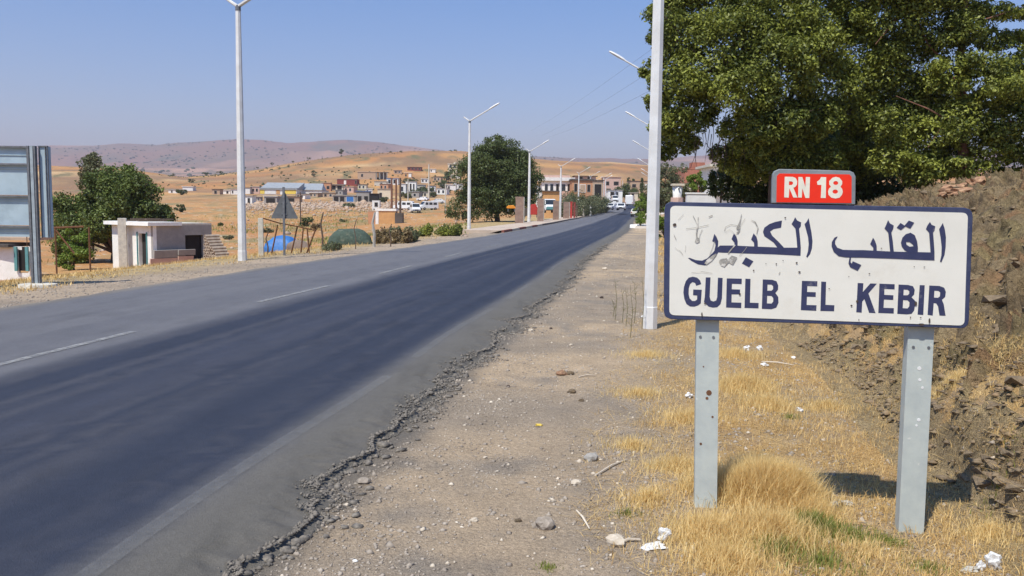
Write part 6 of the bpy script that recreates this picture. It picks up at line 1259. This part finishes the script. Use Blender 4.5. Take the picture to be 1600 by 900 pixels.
# big tan boulders on the bank crest
def boulder(px, py, Y, w, h, seed, label, m_='rock_tan', name='boulder', cat='rock', sy=.6):
    me = rock_mesh(name, MAT[m_], seed, .8, .25, 3); p = D3(px, py, Y)
    for v in me.vertices:
        c = v.co; n0 = float(fbm(np.array([c.x*3+seed]), np.array([c.y*3+c.z*4]), 3)[0])-.5; v.co = c*(1+n0*.9)
    o = link_mesh(name, me, None, None, p); o.scale = (w, w*sy, h); o.rotation_euler = (0, random.uniform(-.15, .1), random.uniform(-.3, .3)); return tag(o, label, cat)
def crest_y(px):      # first sight-line clearing of the bank crest
    return hit(px, 300)
boulder(1500, 297, 15.5, .55, .30, 5, 'left part of the tan rock outcrop on the bank crest')
boulder(1532, 289, 15.2, .50, .34, 6, 'tan boulder in the middle of the crest outcrop')
boulder(1517, 302, 15.0, .75, .24, 7, 'low tan slab in front of the crest outcrop')
boulder(1562, 281, 15.6, .42, .16, 8, 'thin pale slab at the right end of the crest outcrop')
boulder(1483, 304, 15.3, .35, .18, 9, 'small reddish rock left end of the crest outcrop')
def stone(px, py, spx, label, m_='pebble', seed=1, fl=.6, name='stone', cat='stone', sy=.8):
    p = hit(px, py); s = spx*p.y/1350; me = rock_mesh(name, MAT[m_], seed, fl, .3, 2); o = link_mesh(name, me, None, None, p); o.scale = (s, s*sy, s); o.rotation_euler = (0, 0, random.uniform(0, 1)); o.location.z += s*fl*.25; return tag(o, label, cat)
for i, (px, py, s, lb, m_) in enumerate(((878, 586, 18, 'tan flat stone on the shoulder, left of a pair', 'rock_tan'), (892, 585, 12, 'brown stone on the shoulder, right of a pair', 'rock_grey'), (924, 719, 26, 'grey pointed stone at the grass edge', 'concrete'), (893, 614, 14, 'dark brown stone below the stone pair', 'rock_grey'), (908, 627, 9, 'small dark stone on the shoulder near the grass', 'rock_grey'), (962, 851, 34, 'flat pale tan stone in the grass at the bottom', 'pebble_pale'), (850, 824, 38, 'half buried sandy slab at the bottom of the shoulder', 'pebble'), (741, 815, 14, 'pinkish stone at the bottom middle', 'pebble_pale'), (810, 815, 12, 'brown stone beside the buried sandy slab', 'rock_grey'), (568, 755, 22, 'flat tan stone near the asphalt edge', 'pebble'), (555, 878, 9, 'white pebble at the bottom by the asphalt', 'lime'), (901, 757, 18, 'pale flat stone right of the shoulder middle', 'pebble_pale'), (945, 421, 8, 'round cream stone on the far shoulder', 'pebble_pale'), (940, 466, 7, 'small dark stone on the far shoulder', 'chip'), (829, 517, 8, 'cream stone near the far asphalt edge', 'pebble_pale'), (892, 540, 7, 'pale pebble on the middle shoulder', 'pebble_pale'), (794, 604, 6, 'dark pebble on the middle shoulder', 'chip'), (758, 716, 8, 'white pebble in the gravel', 'pebble_pale'), (861, 514, 6, 'dark pebble by the far asphalt edge', 'chip'), (1240, 560, 8, 'white stone behind the sign between its legs', 'lime'), (1165, 603, 9, 'pale pebble in the straw between the legs', 'lime'), (1250, 735, 9, 'pale pebble above the sign shadow', 'lime'), (1385, 860, 10, 'white pebble left of the right leg base', 'lime'), (1284, 890, 8, 'white pebble at the bottom under the sign', 'lime'), (1310, 893, 10, 'grey pebble at the bottom under the sign', 'concrete'), (1430, 585, 14, 'dark slate piece at the bank foot left of the right leg', 'rock_grey'), (1120, 612, 7, 'white fleck stone beside the left leg', 'lime'))):
    stone(px, py, s, lb, m_, 40+i)
def crumple(px, py, w_px, h_px, label, seed, m_='litter', name='plastic_litter', cat='litter', sy=.6):
    p = hit(px, py); s = p.y/1350; bm = bmesh.new(); bmesh.ops.create_icosphere(bm, subdivisions=3, radius=.5); R = random.Random(seed)
    ph = [R.uniform(0, 9) for _ in range(6)]
    for v in bm.verts:
        c = v.co.copy(); k = 1+.28*math.sin(c.x*9+ph[0])*math.cos(c.z*8+ph[1])+.18*math.sin(c.y*15+c.z*11+ph[2])+R.uniform(-.07, .07); v.co = c*k
    me = bpy.data.meshes.new(name); bm.to_mesh(me); bm.free(); o = link_mesh(name, me, MAT[m_], None, (p.x, p.y, p.z+h_px*s*.4)); o.scale = (w_px*s, w_px*s*sy, h_px*s); o.rotation_euler = (.1, R.uniform(-.4, .4), R.uniform(-.5, .5)); return tag(o, label, cat)
crumple(1552, 890, 22, 30, 'upright white plastic lump at the bottom right corner', 1)
crumple(1533, 892, 14, 17, 'small white plastic lump left of the upright one', 2)
crumple(1515, 893, 26, 8, 'flat pale crumpled sheet left of the white lumps', 3, 'concrete_pale')
crumple(1037, 846, 20, 24, 'crumpled white bag in the grass below the left leg', 4)
crumple(1022, 856, 36, 6, 'flat white wrapper beside the crumpled bag', 5)
crumple(1166, 549, 12, 10, 'white tissue behind the left leg on the straw', 6)
crumple(1187, 548, 9, 9, 'pale scrap right of the white tissue', 7)
crumple(1195, 573, 14, 6, 'white scraps below the tissue', 8)
crumple(1249, 644, 12, 7, 'grey white scrap on the dirt between the legs', 9)
crumple(1302, 797, 16, 16, 'beige crumpled paper at the lower edge of the sign shadow', 10, 'concrete_pale')
crumple(1322, 789, 24, 7, 'twisted pale stalk litter in the sign shadow', 11, 'concrete_pale')
crumple(1076, 622, 12, 9, 'white plastic scrap left of the left leg', 12)
crumple(1012, 500, 20, 12, 'white rags at the foot of the nearest lamp', 13)
crumple(1435, 832, 16, 14, 'pale chunk at the foot of the right leg', 14, 'concrete_pale')
crumple(842, 666, 12, 4, 'yellow scrap on the shoulder gravel', 15, 'yellow')
crumple(1036, 335, 9, 8, 'white bundle right of the nearest lamp far off', 16)
for i, (a, b, lb) in enumerate((((901, 800), (921, 829), 'pale broken stick on the dirt at the grass edge'), ((1000, 846), (965, 852), 'thin pale stick lying in the grass'), ((930, 745), (980, 720), 'dry stick by the pointed stone'), ((1190, 566), (1240, 572), 'thin twig among the scraps behind the sign'), ((905, 590), (930, 588), 'short stick beside the brown stone'))):
    p0 = hit(*a); p1 = hit(*b); mb = MB(); mid = (p0+p1)/2+Vector((0, .01, .012)); mb.tube([p0-p0+Vector((0, 0, .008)), mid-p0+Vector((0, 0, .006)), p1-p0+Vector((0, 0, .01))], [.006, .007, .004], 5); o = mb.build('stick', MAT['pebble_pale'], None, p0); tag(o, lb, 'stick')
# ------------------------------------------------------------------ haze
hz = bpy.data.materials.new('haze_air'); hz.use_nodes = True; t = hz.node_tree; t.nodes.remove(t.nodes['Principled BSDF']); pv = t.nodes.new('ShaderNodeVolumePrincipled')
pv.inputs['Density'].default_value = HAZE; pv.inputs['Color'].default_value = (.90, .80, .86, 1); pv.inputs['Anisotropy'].default_value = .2
t.links.new(pv.outputs[0], t.nodes['Material Output'].inputs['Volume'])
top = float(max(V_.max() for V_ in (Z,)))+25; mb = MB(); mb.box((0, 0, (top-60)/2), (24000, 24000, top+60)); o = mb.build('haze', hz); tag(o, kind='stuff')
